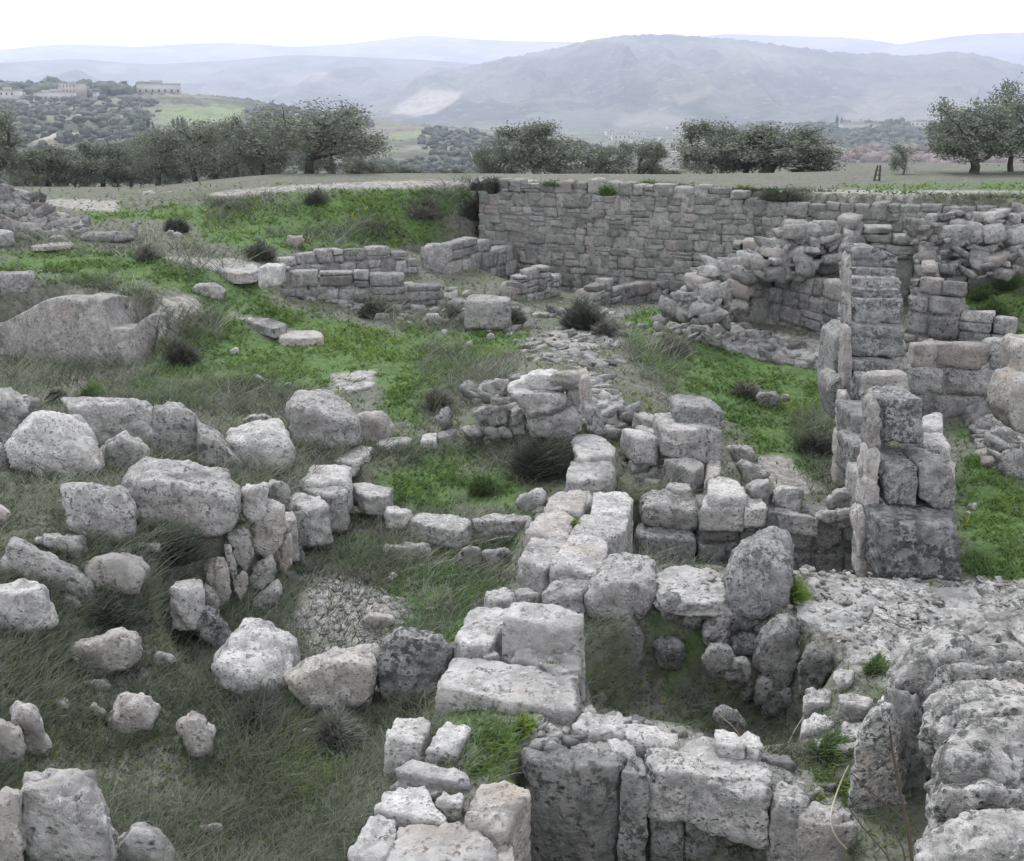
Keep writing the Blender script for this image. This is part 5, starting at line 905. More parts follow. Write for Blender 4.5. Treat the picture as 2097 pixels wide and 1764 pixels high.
# rubble masses
def lift(dz, f):
    return lambda r: (lambda p: (p[0], p[1], p[2] + dz))(f(r))
def heap_pos(r):
    while True:
        u, v = r.random(), r.random(); x = -60 + 235 * u; yt = np.interp(x, [-60, 0, 60, 120, 175], [375, 388, 402, 440, 470]); y = yt + (482 - yt) * v
        p = onground(x, 482)
        d = p[1] - 1.6 + .1; b = aty(x, y, p[1] - .2 + (1 - v) * 1.0); return b[0], b[1], b[2]
rubble('rubble', 'steep heap of small broken stones at the far left', 620, heap_pos, .2, seed=31)
def onpoly(poly, z0=None):
    q = np.array(poly)
    def f(r):
        while True:
            x, y = r.uniform(q[:, 0].min(), q[:, 0].max()), r.uniform(q[:, 1].min(), q[:, 1].max())
            if sdpoly(np.array([x]), np.array([y]), q)[0] < 0:
                p = onground(x, y); return p[0], p[1], p[2]
    return f
rubble('gravel', 'broken stone rubble over the broad wall top on the right', 420, lift(.06, onpoly([(1340, 1182), (1480, 1178), (1640, 1172), (1900, 1190), (2110, 1200), (2110, 1380), (1850, 1400), (1720, 1330), (1645, 1290), (1600, 1240), (1340, 1212)])), .036, seed=32, flat=.5)
rubble('gravel', 'gravel and chips in the hollow left of the central wall', 260, onpoly([(630, 1190), (720, 1180), (850, 1240), (820, 1350), (680, 1350), (600, 1280)]), .04, seed=33, flat=.6)
rubble('rubble', 'weathered rubble capping the low mound in the middle', 170, onpoly([(1060, 700), (1140, 672), (1250, 690), (1290, 750), (1200, 760), (1080, 740)]), .13, seed=34, flat=.5)
rubble('rubble', 'ragged rubble bank edging the bright grass court', 420, onpoly([(1380, 660), (1480, 668), (1560, 685), (1700, 735), (1705, 752), (1600, 745), (1480, 712), (1390, 690)]), .17, seed=35)
rubble('rubble', 'loose stones tumbled left of the neat square blocks', 300, onpoly([(1370, 610), (1480, 580), (1540, 640), (1480, 665), (1390, 655)]), .2, seed=36)
rubble('rubble', 'stony fill round the pale ruined peak', 420, onpoly([(960, 800), (1060, 770), (1230, 770), (1300, 850), (1250, 900), (1210, 880), (1000, 880)]), .16, seed=37)
rubble('rubble', 'stones fallen between the ruined corner and the cut block wall', 200, onpoly([(1290, 930), (1450, 925), (1450, 985), (1320, 1000)]), .12, seed=38)
rubble('rubble', 'small stones filling the top of the central wall', 160, onpoly([(1090, 1020), (1220, 1000), (1260, 1060), (1180, 1180), (1080, 1190)]), .1, seed=39)
rubble('rubble', 'jumbled stones along the right edge beside the grass', 160, onpoly([(1995, 850), (2110, 840), (2110, 960), (2030, 960), (2000, 900)]), .18, seed=40)
rubble('rubble', 'chips and earth between the cross wall blocks', 260, onpoly([(1060, 1440), (1200, 1450), (1420, 1510), (1700, 1600), (1700, 1650), (1500, 1600), (1280, 1560), (1100, 1530)]), .06, seed=41)
rubble('rubble', 'stones scattered along the foot of the bank walls', 150, onpoly([(560, 560), (1000, 600), (1380, 640), (1380, 690), (1000, 690), (700, 640)]), .14, seed=42)
def slope(poly, y0, y1, d0, d1):
    q = np.array(poly)
    def f(r):
        while True:
            x, y = r.uniform(q[:, 0].min(), q[:, 0].max()), r.uniform(q[:, 1].min(), q[:, 1].max())
            if sdpoly(np.array([x]), np.array([y]), q)[0] < 0: return aty(x, y, d0 + (d1 - d0) * (y - y0) / (y1 - y0) + .1 * r.normal())
    return f
rubble('rubble', 'collapsed rubble slope running up over the rough wall core', 300, slope([(1370, 640), (1420, 570), (1560, 500), (1640, 462), (1750, 455), (1745, 520), (1640, 560), (1540, 575), (1500, 640), (1420, 660)], 455, 660, 21.9, 20.2), .25, seed=51)
rubble('rubble', 'tumbled stones over the broad dark wall top at the upper right', 170, slope([(1860, 470), (1900, 440), (2000, 430), (2110, 440), (2110, 560), (2000, 570), (1880, 560)], 430, 570, 19.9, 18.9), .2, seed=52)
rubble('rubble', 'broken stones spilling off the low walls at the left of the centre', 260, onpoly([(560, 545), (700, 560), (930, 600), (1080, 620), (1060, 660), (800, 640), (600, 610)]), .15, seed=53)
# small countable pale stones
SMALL = [(530, 775), (600, 690), (480, 720), (1005, 690), (960, 705), (1610, 815), (1330, 690), (1490, 705), (590, 790), (410, 640), (510, 660), (910, 680), (1420, 1190), (690, 1205), (705, 1215), (800, 1185), (672, 1640), (735, 1650), (880, 1250), (945, 1345), (500, 560), (640, 600), (350, 478), (300, 500), (1980, 1050), (2010, 1070), (2080, 1160), (1990, 1040)]
_r = random.Random(5)
for i, (x, y) in enumerate(SMALL):
    s = 4.5 + _r.random() * 5; out = [(x - s, y), (x - s * .6, y - s * .8), (x + s * .5, y - s * .9), (x + s, y - s * .1), (x + s * .5, y + s * .5), (x - s * .5, y + s * .5)]
    boulder('small pale loose stone lying in the grass', 'D', out, .9, 'pale', name='small_stone', cat='stone', group='small loose stones in the grass')
# ------------------------------------------------------------------ plants
def cast(n, box, r):
    """n random sight lines through a part of the view, met with the ground: spreads plants evenly over what is seen"""
    dx = r.uniform(box[0], box[2], n); dy = r.uniform(box[1], box[3], n)
    X = (dx * KD - 512) / FPX; Y = -(dy * KD - 430.5) / FPX; R = np.stack([X, CP + Y * SP, -SP + Y * CP], 1); R /= np.linalg.norm(R, axis=1, keepdims=True)
    t = np.full(n, 3.0); done = np.zeros(n, bool)
    for _ in range(260):
        P = R * t[:, None]; P[:, 2] += CAMZ; g = P[:, 2] - gzv(P[:, 0], P[:, 1]); hit = g < .01; done |= hit
        t = np.where(done, t, t + np.clip(g * .8, .03, 1.2))
        if done.all(): break
    P = R * t[:, None]; P[:, 2] = gzv(P[:, 0], P[:, 1]); ok = done & (t < 60); return P[ok], dx[ok], dy[ok]
def blades(P, h, w, lean, az, curve, c0, c1, seg=2):
    """P roots (n,3); returns V, F, colours of tapering bent blades"""
    n = len(P); d = np.stack([np.cos(az), np.sin(az), np.zeros(n)], 1); s = np.stack([-np.sin(az + .9), np.cos(az + .9), np.zeros(n)], 1)
    V = np.zeros((n, seg + 1, 2, 3)); C = np.zeros((n, seg + 1, 2, 3))
    for k in range(seg + 1):
        u = k / seg; up = h * u * (1 - .25 * curve * u); out = h * (lean * u + curve * u * u)
        p = P + d * out[:, None]; p[:, 2] += up; wd = (w * (1 - .85 * u))[:, None] * s
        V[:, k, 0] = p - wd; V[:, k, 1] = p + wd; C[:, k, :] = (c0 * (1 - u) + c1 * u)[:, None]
    F = []
    for k in range(seg): F.append([2 * k, 2 * k + 1, 2 * k + 3, 2 * k + 2])
    F = (np.array(F)[None] + (np.arange(n) * (seg + 1) * 2)[:, None, None]).reshape(-1, 4)
    return V.reshape(-1, 3), F, C.reshape(-1, 3)
def merge(parts):
    V, F, C, o = [], [], [], 0
    for v, f, c in parts: V.append(v); F.append(f + o); C.append(c); o += len(v)
    return np.vstack(V), np.vstack(F), np.vstack(C)
def lerpc(a, b, t): return np.array(a)[None] * (1 - t[:, None]) + np.array(b)[None] * t[:, None]
pr = np.random.default_rng(77)
DRYB = [((430, 405), (640, 398), (600, 440), (420, 470)), ((540, 480), (760, 445), (880, 480), (700, 515)), ((800, 400), (960, 392), (985, 480), (900, 490), (850, 440)), ((-200, 790), (620, 800), (700, 900), (660, 1050), (600, 1200), (640, 1300), (640, 1420), (860, 1420), (930, 1520), (800, 1620), (720, 1764), (700, 1990), (-400, 1990)),
        ((250, 780), (560, 780), (640, 900), (560, 900), (300, 860)), ((690, 590), (860, 640), (1040, 650), (1060, 680), (880, 685), (700, 640)), ((0, 735), (340, 740), (300, 820), (0, 830)),
        ((860, 700), (1060, 740), (1040, 800), (900, 870), (840, 850)), ((740, 930), (860, 900), (1180, 890), (1200, 980), (1080, 1000), (950, 930), (780, 960)), ((1250, 690), (1400, 680), (1420, 760), (1380, 800), (1280, 760)), ((1620, 860), (1720, 850), (1720, 1010), (1640, 1020)),
        ((330, 560), (480, 560), (560, 560), (540, 520), (350, 500)), ((640, 1050), (1040, 1070), (1060, 1200), (980, 1260), (900, 1340), (640, 1380), (560, 1300)), ((1250, 1050), (1440, 1080), (1440, 1170), (1300, 1170)), ((1200, 1330), (1650, 1330), (1650, 1500), (1230, 1440)), ((0, 480), (330, 480), (330, 520), (0, 520)), ((780, 1260), (920, 1260), (900, 1340), (780, 1350)),
        ((200, 620), (330, 640), (460, 620), (470, 700), (330, 760), (280, 700)), ((1080, 1740), (1600, 1760), (1600, 1900), (1080, 1900))]
def inany(polys, x, y, soft):
    m = np.zeros(len(x))
    for pl in polys: m = np.maximum(m, 1 - sstep(sdpoly(x, y, pl), -soft, soft))
    return m
def vegetation():
    # dry brush
    P, dx, dy = cast(200000, (-160, 395, 2260, 1960), pr); g, b = ground_masks(P[:, 0], P[:, 1], P[:, 2]); d = np.hypot(P[:, 1], CAMZ - P[:, 2])
    br = inany(DRYB, dx, dy, 22); nz = fbm2(P[:, 0] * 1.5, P[:, 1] * 1.5, 3, 51); inpit = inany([((1200, 1300), (1560, 1262), (1700, 1350), (1640, 1500), (1200, 1440))], dx, dy, 8); inpit = np.maximum(inpit, .85 * inany([((340, 1330), (480, 1130), (540, 1000), (600, 940), (740, 1000), (650, 1280), (500, 1350))], dx, dy, 12)); prob = (1 - .72 * inpit) * np.clip(.17 + .95 * br + nz * .9, 0.02, 1) * (1 - .8 * g * (1 - br)) * (1 - .93 * b * (1 - .3 * br))
    k = pr.random(len(P)) < prob; P, g, b, d, br, nz = P[k], g[k], b[k], d[k], br[k], nz[k]; n = len(P)
    h = (.055 + .07 * br * (d > 12) + .105 * br * pr.random(n) + .05 * pr.random(n)) * (1 + nz) * (1 + .5 * (d > 16) * br)
    lon = pr.random(n) < .08; h = np.where(lon, h * 1.9, h); w = np.maximum(.0018, .00035 * d) * (1 + .8 * pr.random(n)) * np.where(lon, .7, 1)
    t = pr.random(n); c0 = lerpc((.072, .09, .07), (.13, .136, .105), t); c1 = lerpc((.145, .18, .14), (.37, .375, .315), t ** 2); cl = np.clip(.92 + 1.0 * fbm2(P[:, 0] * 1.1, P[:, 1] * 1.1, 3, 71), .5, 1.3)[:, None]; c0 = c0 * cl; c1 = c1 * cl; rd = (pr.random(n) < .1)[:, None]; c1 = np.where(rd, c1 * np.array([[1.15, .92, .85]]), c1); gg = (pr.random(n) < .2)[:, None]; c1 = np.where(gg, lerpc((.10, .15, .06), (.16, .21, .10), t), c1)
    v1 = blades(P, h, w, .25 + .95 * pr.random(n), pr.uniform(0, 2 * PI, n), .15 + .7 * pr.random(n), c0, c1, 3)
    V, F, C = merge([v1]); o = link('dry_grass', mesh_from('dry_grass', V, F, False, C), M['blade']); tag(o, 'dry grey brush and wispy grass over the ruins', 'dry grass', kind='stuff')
    # green herbs
    P, dx, dy = cast(330000, (-160, 375, 2260, 1960), pr); g, b = ground_masks(P[:, 0], P[:, 1], P[:, 2]); d = np.hypot(P[:, 1], CAMZ - P[:, 2])
    nz = fbm2(P[:, 0] * 2.2, P[:, 1] * 2.2, 3, 61); nz2 = fbm2(P[:, 0] * .7, P[:, 1] * .7, 2, 64); k = pr.random(len(P)) < np.clip(g * 1.35 * (.42 + nz * 1.7) + .085 + .18 * np.clip(nz2 - .1, 0, 1), 0, 1) * (1 - .9 * b); P, d, nz, g = P[k], d[k], nz[k], g[k]; n = len(P)
    h = (.03 + .055 * pr.random(n)) * (1 + .9 * nz) * np.clip(d / 12, .8, 1.25); w = np.maximum(.005, .00068 * d) * (1 + .8 * pr.random(n))
    t = np.clip(pr.random(n) * .7 + .5 * (nz + .3), 0, 1); yel = np.clip(fbm2(P[:, 0] * .35, P[:, 1] * .35, 2, 66) * 1.6 + .35, 0, 1)
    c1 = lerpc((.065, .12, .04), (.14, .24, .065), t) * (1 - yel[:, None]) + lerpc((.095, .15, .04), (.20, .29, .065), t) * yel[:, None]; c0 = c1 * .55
    fl = pr.random(n) < .004; c1 = np.where(fl[:, None], np.array([[.65, .52, .04]]), c1)
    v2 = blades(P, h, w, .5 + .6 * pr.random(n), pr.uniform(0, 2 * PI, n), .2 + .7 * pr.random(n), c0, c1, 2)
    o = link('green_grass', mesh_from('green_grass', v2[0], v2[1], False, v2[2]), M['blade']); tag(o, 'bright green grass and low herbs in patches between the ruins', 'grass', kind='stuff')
vegetation()

def margins():
    P1, x1, y1 = cast(26000, (2200, 420, 3700, 2300), pr); P2, x2, y2 = cast(20000, (-1500, 420, -120, 2300), pr); P = np.vstack([P1, P2]); n = len(P); t = pr.random(n); d = np.hypot(P[:, 1], CAMZ - P[:, 2])
    c1 = lerpc((.145, .18, .14), (.33, .34, .28), t ** 2); g = (fbm2(P[:, 0] * .4, P[:, 1] * .4, 2, 91) > .08)[:, None]; c1 = np.where(g, lerpc((.065, .12, .04), (.14, .24, .065), t), c1)
    v = blades(P, .06 + .12 * pr.random(n), np.maximum(.006, .0009 * d), .35 + .5 * pr.random(n), pr.uniform(0, 2 * PI, n), .15 + .7 * pr.random(n), c1 * .5, c1, 3)
    o = link('dry_grass', mesh_from('dry_grass', v[0], v[1], False, v[2]), M['blade']); tag(o, 'mixed grass continuing to either side of the ruins', 'dry grass', kind='stuff')
margins()
def shrub(label, crop, x, y, wpx, hpx, col=((.045, .055, .04), (.10, .115, .08)), n=2600, name='shrub', spiky=.5, z=None):
    X, Y = toD(crop, x, y); b = onground(X, Y) if z is None else atz(X, Y, z); k = KD / FPX * math.hypot(b[1], CAMZ - b[2]); R = wpx * KC * k / 2; H = hpx * KC * k
    r = np.random.default_rng(int(X * 7 + Y)); a = r.uniform(0, 2 * PI, n); ph = np.arccos(r.random(n)); L_ = (.45 + .55 * r.random(n)) * (1 + .35 * np.sin(a * 2 + x) + .2 * np.sin(a * 5 + y) * np.sin(ph * 4) + .25 * r.normal(size=n)); D3 = np.stack([np.cos(a) * np.sin(ph) * R, np.sin(a) * np.sin(ph) * R, np.cos(ph) * H], 1)
    q = D3 * (L_ * .62)[:, None]; q[:, 2] = np.abs(q[:, 2]) - .05; dist = math.hypot(b[1], CAMZ - b[2]); w = np.maximum(.004, .0005 * dist) * (1 + r.random(n))
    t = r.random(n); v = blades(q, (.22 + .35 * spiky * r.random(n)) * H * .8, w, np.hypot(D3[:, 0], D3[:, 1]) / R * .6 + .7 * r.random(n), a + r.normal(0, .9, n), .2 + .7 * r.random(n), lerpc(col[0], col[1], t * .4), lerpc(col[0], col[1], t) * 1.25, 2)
    o = link(name, mesh_from(name, v[0], v[1], False, v[2]), M['blade'], None, Vector((b[0], b[1] + R * .5, b[2]))); tag(o, label, 'shrub'); return o
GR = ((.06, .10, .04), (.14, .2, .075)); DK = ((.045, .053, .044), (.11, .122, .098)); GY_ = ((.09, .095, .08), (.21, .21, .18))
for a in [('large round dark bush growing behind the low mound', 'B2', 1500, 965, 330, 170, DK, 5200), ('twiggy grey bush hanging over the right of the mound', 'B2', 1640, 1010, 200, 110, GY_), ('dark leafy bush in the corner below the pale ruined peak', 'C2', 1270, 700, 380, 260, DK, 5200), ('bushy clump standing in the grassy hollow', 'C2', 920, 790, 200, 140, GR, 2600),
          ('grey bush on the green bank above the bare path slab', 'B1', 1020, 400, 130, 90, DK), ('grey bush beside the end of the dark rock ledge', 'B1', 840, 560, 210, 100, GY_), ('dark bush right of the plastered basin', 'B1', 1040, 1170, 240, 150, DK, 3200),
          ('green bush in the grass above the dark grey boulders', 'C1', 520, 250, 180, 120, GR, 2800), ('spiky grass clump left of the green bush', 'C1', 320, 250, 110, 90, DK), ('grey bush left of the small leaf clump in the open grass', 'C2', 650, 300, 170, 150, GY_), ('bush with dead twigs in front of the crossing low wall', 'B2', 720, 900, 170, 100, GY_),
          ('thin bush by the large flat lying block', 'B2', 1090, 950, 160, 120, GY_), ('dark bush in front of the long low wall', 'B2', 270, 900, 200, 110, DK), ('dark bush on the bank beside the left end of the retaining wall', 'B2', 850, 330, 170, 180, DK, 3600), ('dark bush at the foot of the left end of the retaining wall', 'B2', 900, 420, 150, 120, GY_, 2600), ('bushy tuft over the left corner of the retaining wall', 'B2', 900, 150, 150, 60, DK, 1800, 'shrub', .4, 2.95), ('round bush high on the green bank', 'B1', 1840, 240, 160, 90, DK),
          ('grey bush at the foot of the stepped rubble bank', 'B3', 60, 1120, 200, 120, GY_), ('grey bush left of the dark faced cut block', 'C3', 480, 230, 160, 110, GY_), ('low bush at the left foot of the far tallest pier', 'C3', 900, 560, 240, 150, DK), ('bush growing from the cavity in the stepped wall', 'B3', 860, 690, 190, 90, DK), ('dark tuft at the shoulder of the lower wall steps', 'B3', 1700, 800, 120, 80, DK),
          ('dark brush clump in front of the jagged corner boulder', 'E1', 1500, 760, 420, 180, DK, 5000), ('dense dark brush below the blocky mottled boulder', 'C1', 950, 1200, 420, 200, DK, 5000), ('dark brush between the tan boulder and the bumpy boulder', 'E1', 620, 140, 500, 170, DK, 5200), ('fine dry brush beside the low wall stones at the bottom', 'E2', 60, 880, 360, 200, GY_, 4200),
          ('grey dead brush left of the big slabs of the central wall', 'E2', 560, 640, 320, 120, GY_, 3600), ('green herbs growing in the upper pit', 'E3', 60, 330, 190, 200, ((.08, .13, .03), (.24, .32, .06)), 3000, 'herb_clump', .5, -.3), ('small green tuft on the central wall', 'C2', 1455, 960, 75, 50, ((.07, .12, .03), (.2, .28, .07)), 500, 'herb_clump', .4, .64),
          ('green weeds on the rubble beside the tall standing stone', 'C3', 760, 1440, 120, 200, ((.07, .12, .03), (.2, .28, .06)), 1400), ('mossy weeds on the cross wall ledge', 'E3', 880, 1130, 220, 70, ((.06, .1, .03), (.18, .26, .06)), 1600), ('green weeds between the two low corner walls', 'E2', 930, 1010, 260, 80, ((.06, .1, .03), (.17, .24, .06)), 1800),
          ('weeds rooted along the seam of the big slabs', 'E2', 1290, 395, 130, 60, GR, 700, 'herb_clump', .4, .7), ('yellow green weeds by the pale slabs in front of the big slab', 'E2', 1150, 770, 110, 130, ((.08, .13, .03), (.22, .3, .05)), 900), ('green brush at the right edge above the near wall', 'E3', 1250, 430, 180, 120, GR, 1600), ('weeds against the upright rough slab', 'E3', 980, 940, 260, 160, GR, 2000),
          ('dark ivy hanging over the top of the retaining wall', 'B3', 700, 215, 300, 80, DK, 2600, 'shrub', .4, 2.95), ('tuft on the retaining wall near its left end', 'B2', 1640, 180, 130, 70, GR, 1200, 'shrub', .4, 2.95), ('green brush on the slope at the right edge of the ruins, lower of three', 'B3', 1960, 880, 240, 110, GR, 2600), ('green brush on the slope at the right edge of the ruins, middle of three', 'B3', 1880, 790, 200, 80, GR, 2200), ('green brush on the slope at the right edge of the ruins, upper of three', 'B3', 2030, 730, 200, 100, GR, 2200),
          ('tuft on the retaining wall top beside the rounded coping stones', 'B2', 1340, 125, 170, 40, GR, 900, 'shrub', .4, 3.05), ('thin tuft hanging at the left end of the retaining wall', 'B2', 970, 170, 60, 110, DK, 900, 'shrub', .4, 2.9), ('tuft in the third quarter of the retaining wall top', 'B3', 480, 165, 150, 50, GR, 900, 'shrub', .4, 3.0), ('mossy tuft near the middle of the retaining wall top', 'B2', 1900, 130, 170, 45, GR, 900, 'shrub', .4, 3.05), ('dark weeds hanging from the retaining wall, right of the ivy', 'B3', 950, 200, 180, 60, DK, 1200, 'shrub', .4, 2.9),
          ('dark weeds added in place of a shaded niche in the retaining wall', 'B2', 1790, 230, 70, 90, DK, 800, 'shrub', .4, 2.6), ('dry bush at the top of the green bank by the track', 'B1', 1300, 260, 260, 70, GY_, 1800), ('grey bush low on the green bank', 'B1', 1500, 560, 260, 110, DK, 2400), ('bush above the pale stone of the low wall under the bank', 'B2', 560, 330, 260, 120, GY_, 2400)]: shrub(*a)  # the retaining wall weeds are an added dark clump imitating a niche's shade

# ------------------------------------------------------------------ trees
def tube(path, rad, k=6):
    path = np.array(path, float); V, F = [], []
    for i, p in enumerate(path):
        t = path[min(i + 1, len(path) - 1)] - path[max(i - 1, 0)]; t /= np.linalg.norm(t) + 1e-9; u = np.cross(t, [0.3, .9, .1]); u /= np.linalg.norm(u) + 1e-9; v = np.cross(t, u)
        for j in range(k): a = 2 * PI * j / k; V.append(p + (u * math.cos(a) + v * math.sin(a)) * rad[i])
    for i in range(len(path) - 1):
        for j in range(k): F.append([i * k + j, i * k + (j + 1) % k, (i + 1) * k + (j + 1) % k, (i + 1) * k + j])
    return np.array(V), np.array(F), np.zeros((len(V), 3))
def tree_meshes(seed, leaves=9000, open_=.0, stems=3, low=.2, lsz=.017, lc=.10, fill=.4):
    """an olive of height 1 and crown width 1"""
    r = np.random.default_rng(seed); parts = []; tips = []
    def grow(p, d, L_, rad, lvl):
        path = [p]; q = p.copy(); dd = d.copy(); n = 5
        for i in range(n):
            dd = dd + r.normal(0, .16, 3) + np.array([0, 0, .03]); dd /= np.linalg.norm(dd); q = q + dd * L_ / n; path.append(q.copy())
        parts.append(tube(path, np.linspace(rad, rad * .6, n + 1), 7 if lvl < 2 else 4))
        if lvl >= 2:
            for s in path[2:]: tips.append(s)
        if lvl < 4:
            for _ in range(2 if lvl else stems + 1):
                nd_ = dd + r.normal(0, .55 + .1 * (lvl == 0), 3) * np.array([1.15, 1.15, .6]); nd_[2] = nd_[2] * .75 + .12 - .16 * (lvl > 1); nd_ /= np.linalg.norm(nd_)
                grow(path[-1 - r.integers(0, 2)], nd_, L_ * (.62 + .25 * r.random()), rad * .58, lvl + 1)
    grow(np.zeros(3), np.array([r.normal(0, .12), r.normal(0, .12), 1.]), low, .027, 0)
    tips = np.array(tips); V, F, _ = merge(parts)
    mx = np.percentile(np.abs(tips[:, :2]), 96); mz = tips[:, 2].max(); sc = np.array([.47 / mx, .47 / mx, .95 / mz]); tips = tips * sc; V = V * sc
    tips[:, 2] = np.where(tips[:, 2] < lc, lc + .3 * r.random(len(tips)), tips[:, 2]); ex = tips[r.choice(len(tips), len(tips) // 2)].copy(); ex[:, 2] = lc + (ex[:, 2] - lc) * .5; tips = np.vstack([tips, ex]); w = (1 - open_ * r.random(len(tips))); w *= .12 + r.random(len(tips)) ** 3; w /= w.sum(); T = tips[r.choice(len(tips), leaves, p=w)]
    P = T + r.normal(0, .042, (leaves, 3)) * (1 + (r.random((leaves, 1)) < .2) * .4); P[:, 2] = np.minimum(P[:, 2], 1.02)
    nf = int(leaves * fill)
    if nf:
        ce = r.normal(size=(46, 3)); ce /= np.linalg.norm(ce, axis=1, keepdims=True); ce = ce * np.array([.37, .37, .36]) * (.55 + .5 * r.random((46, 1))) + np.array([0, 0, .60]); ce[:, 2] = np.clip(ce[:, 2], .2, .97)
        P[:nf] = ce[r.integers(0, 46, nf)] + r.normal(0, .05, (nf, 3)) * np.array([1, 1, .8])
    a = r.normal(size=(leaves, 3)); a /= np.linalg.norm(a, axis=1, keepdims=True); b = np.cross(a, r.normal(size=(leaves, 3))); b /= np.linalg.norm(b, axis=1, keepdims=True); s = lsz * (.6 + .8 * r.random((leaves, 1)))
    LV = np.stack([P - a * s - b * s * .38, P - a * s * .1 + b * s * .5, P + a * s, P + a * s * .1 - b * s * .5], 1).reshape(-1, 3); LF = np.arange(leaves * 4).reshape(-1, 4)
    t = r.random(leaves); cc = lerpc((.10, .118, .095), (.24, .27, .205), t * (.4 + .6 * r.random(leaves))); cc = np.repeat(cc, 4, 0)
    tm = mesh_from('trunk', V, F); tm.materials.append(M['bark']); cm = mesh_from('crown', LV, LF, False, cc); cm.materials.append(M['leaf']); return tm, cm
TV = {'a': tree_meshes(3, 13000, lsz=.0145), 'b': tree_meshes(8, 12000, stems=2, lsz=.0145), 'c': tree_meshes(15, 11000, .3, lsz=.0145), 'open': tree_meshes(23, 12500, .6, 4, .24, .011, .26, .3), 'bush': tree_meshes(31, 17000, 0, 4, .12, .0145), 'thin': tree_meshes(44, 3400, .5, 2, .25, .018, .25, .2), 'r': tree_meshes(52, 12500, .2, 3, .2, .0155, .2, .35)}
def tree(label, kind, x, top, wpx, Y, rot, name='olive_tree', group='olive trees beyond the ruins', zb=None):
    b = aty(x, 380, Y); z0 = gz(b[0], Y) if zb is None else zb; zt = aty(x, top, Y)[2]; k = KD / FPX * math.hypot(Y, 3); H = (zt - z0) * (1.02 if kind == 'thin' or top > 300 else (1.22 if x < 600 else 1.12)); Wd = wpx * k * (1.2 if x < 1000 else 1.3)
    t = thing(name, label, 'tree', Vector((b[0], Y, z0 - .25)), group)
    for nm, me in (('trunk', TV[kind][0]), ('crown', TV[kind][1])):
        o = link(nm, me, None, t); o.scale = (Wd, Wd, H); o.rotation_euler = (0, 0, rot)
for a in [('olive tree cut off by the left edge of the view', 'a', -10, 238, 130, 37, .3), ('olive tree with a forked trunk, second from the left edge', 'b', 105, 300, 130, 38, 1.1), ('dark olive tree behind the bare earth patch', 'a', 200, 295, 120, 38, 2.0), ('olive tree just left of the pair of pale upright stones', 'c', 265, 298, 120, 40, 2.9),
          ('olive tree rising straight behind the pale upright stones', 'b', 318, 278, 120, 37, 4.0), ('wide olive tree with limbs spreading low, right of the pale stones', 'open', 400, 248, 170, 36, .9), ('olive tree behind the wide low limbed one', 'a', 455, 262, 130, 44, 5.0), ('slim forked olive tree left of the biggest one', 'c', 540, 245, 120, 38, 3.5),
          ('biggest olive tree with bare dark limbs showing through its crown', 'open', 625, 202, 270, 37, 2.2), ('olive tree filling in behind the right of the biggest one', 'b', 700, 258, 130, 44, 5.6), ('low olive right of the biggest one', 'bush', 750, 315, 90, 45, 1.9), ('low olive in the middle gap, nearer the biggest tree', 'bush', 800, 325, 80, 46, .4),
          ('low olive in the middle gap, with a flat top', 'bush', 855, 332, 90, 46, 2.6), ('small round olive standing alone in the middle gap', 'bush', 930, 330, 75, 45, 4.4), ('olive tree leaning at the left of the tall middle one', 'c', 1025, 282, 100, 44, .2), ('tall dense olive tree above the left part of the retaining wall', 'a', 1115, 250, 165, 43, 3.8),
          ('medium olive right of the tall dense middle one', 'r', 1235, 292, 90, 44, 1.4), ('medium olive tree with two rounded heads', 'b', 1295, 285, 80, 44, 2.4), ('low olive left of the big dark pair', 'bush', 1365, 335, 80, 45, 5.1), ('left tree of the big dark pair above the wall', 'a', 1455, 247, 150, 42, 2.7), ('right tree of the big dark pair, widest and darkest', 'bush', 1565, 252, 190, 41, .6),
          ('dense tree in the middle of the big dark pair', 'a', 1512, 262, 130, 43, 1.3), ('small bush like olive right of the big dark pair', 'bush', 1655, 326, 55, 41, 3.3), ('olive in the back row, seen between the second and third trees', 'c', 155, 310, 100, 47, .7), ('olive in the back row, left of the wide low limbed one', 'a', 355, 292, 110, 47, 1.7), ('olive in the back row behind the slim forked one', 'b', 505, 285, 100, 46, 3.1), ('small back row olive beside the left edge tree', 'c', 55, 318, 80, 46, 4.1), ('thin young tree with bare forked stems by the track', 'thin', 1848, 278, 62, 34, .8, 'young_tree', None), ('olive tree with a short thick trunk by the track on the right', 'r', 1990, 205, 170, 35, 2.2), ('tallest right hand olive tree beside the edge of the view', 'c', 2068, 172, 140, 36, 4.6)]: tree(*a)

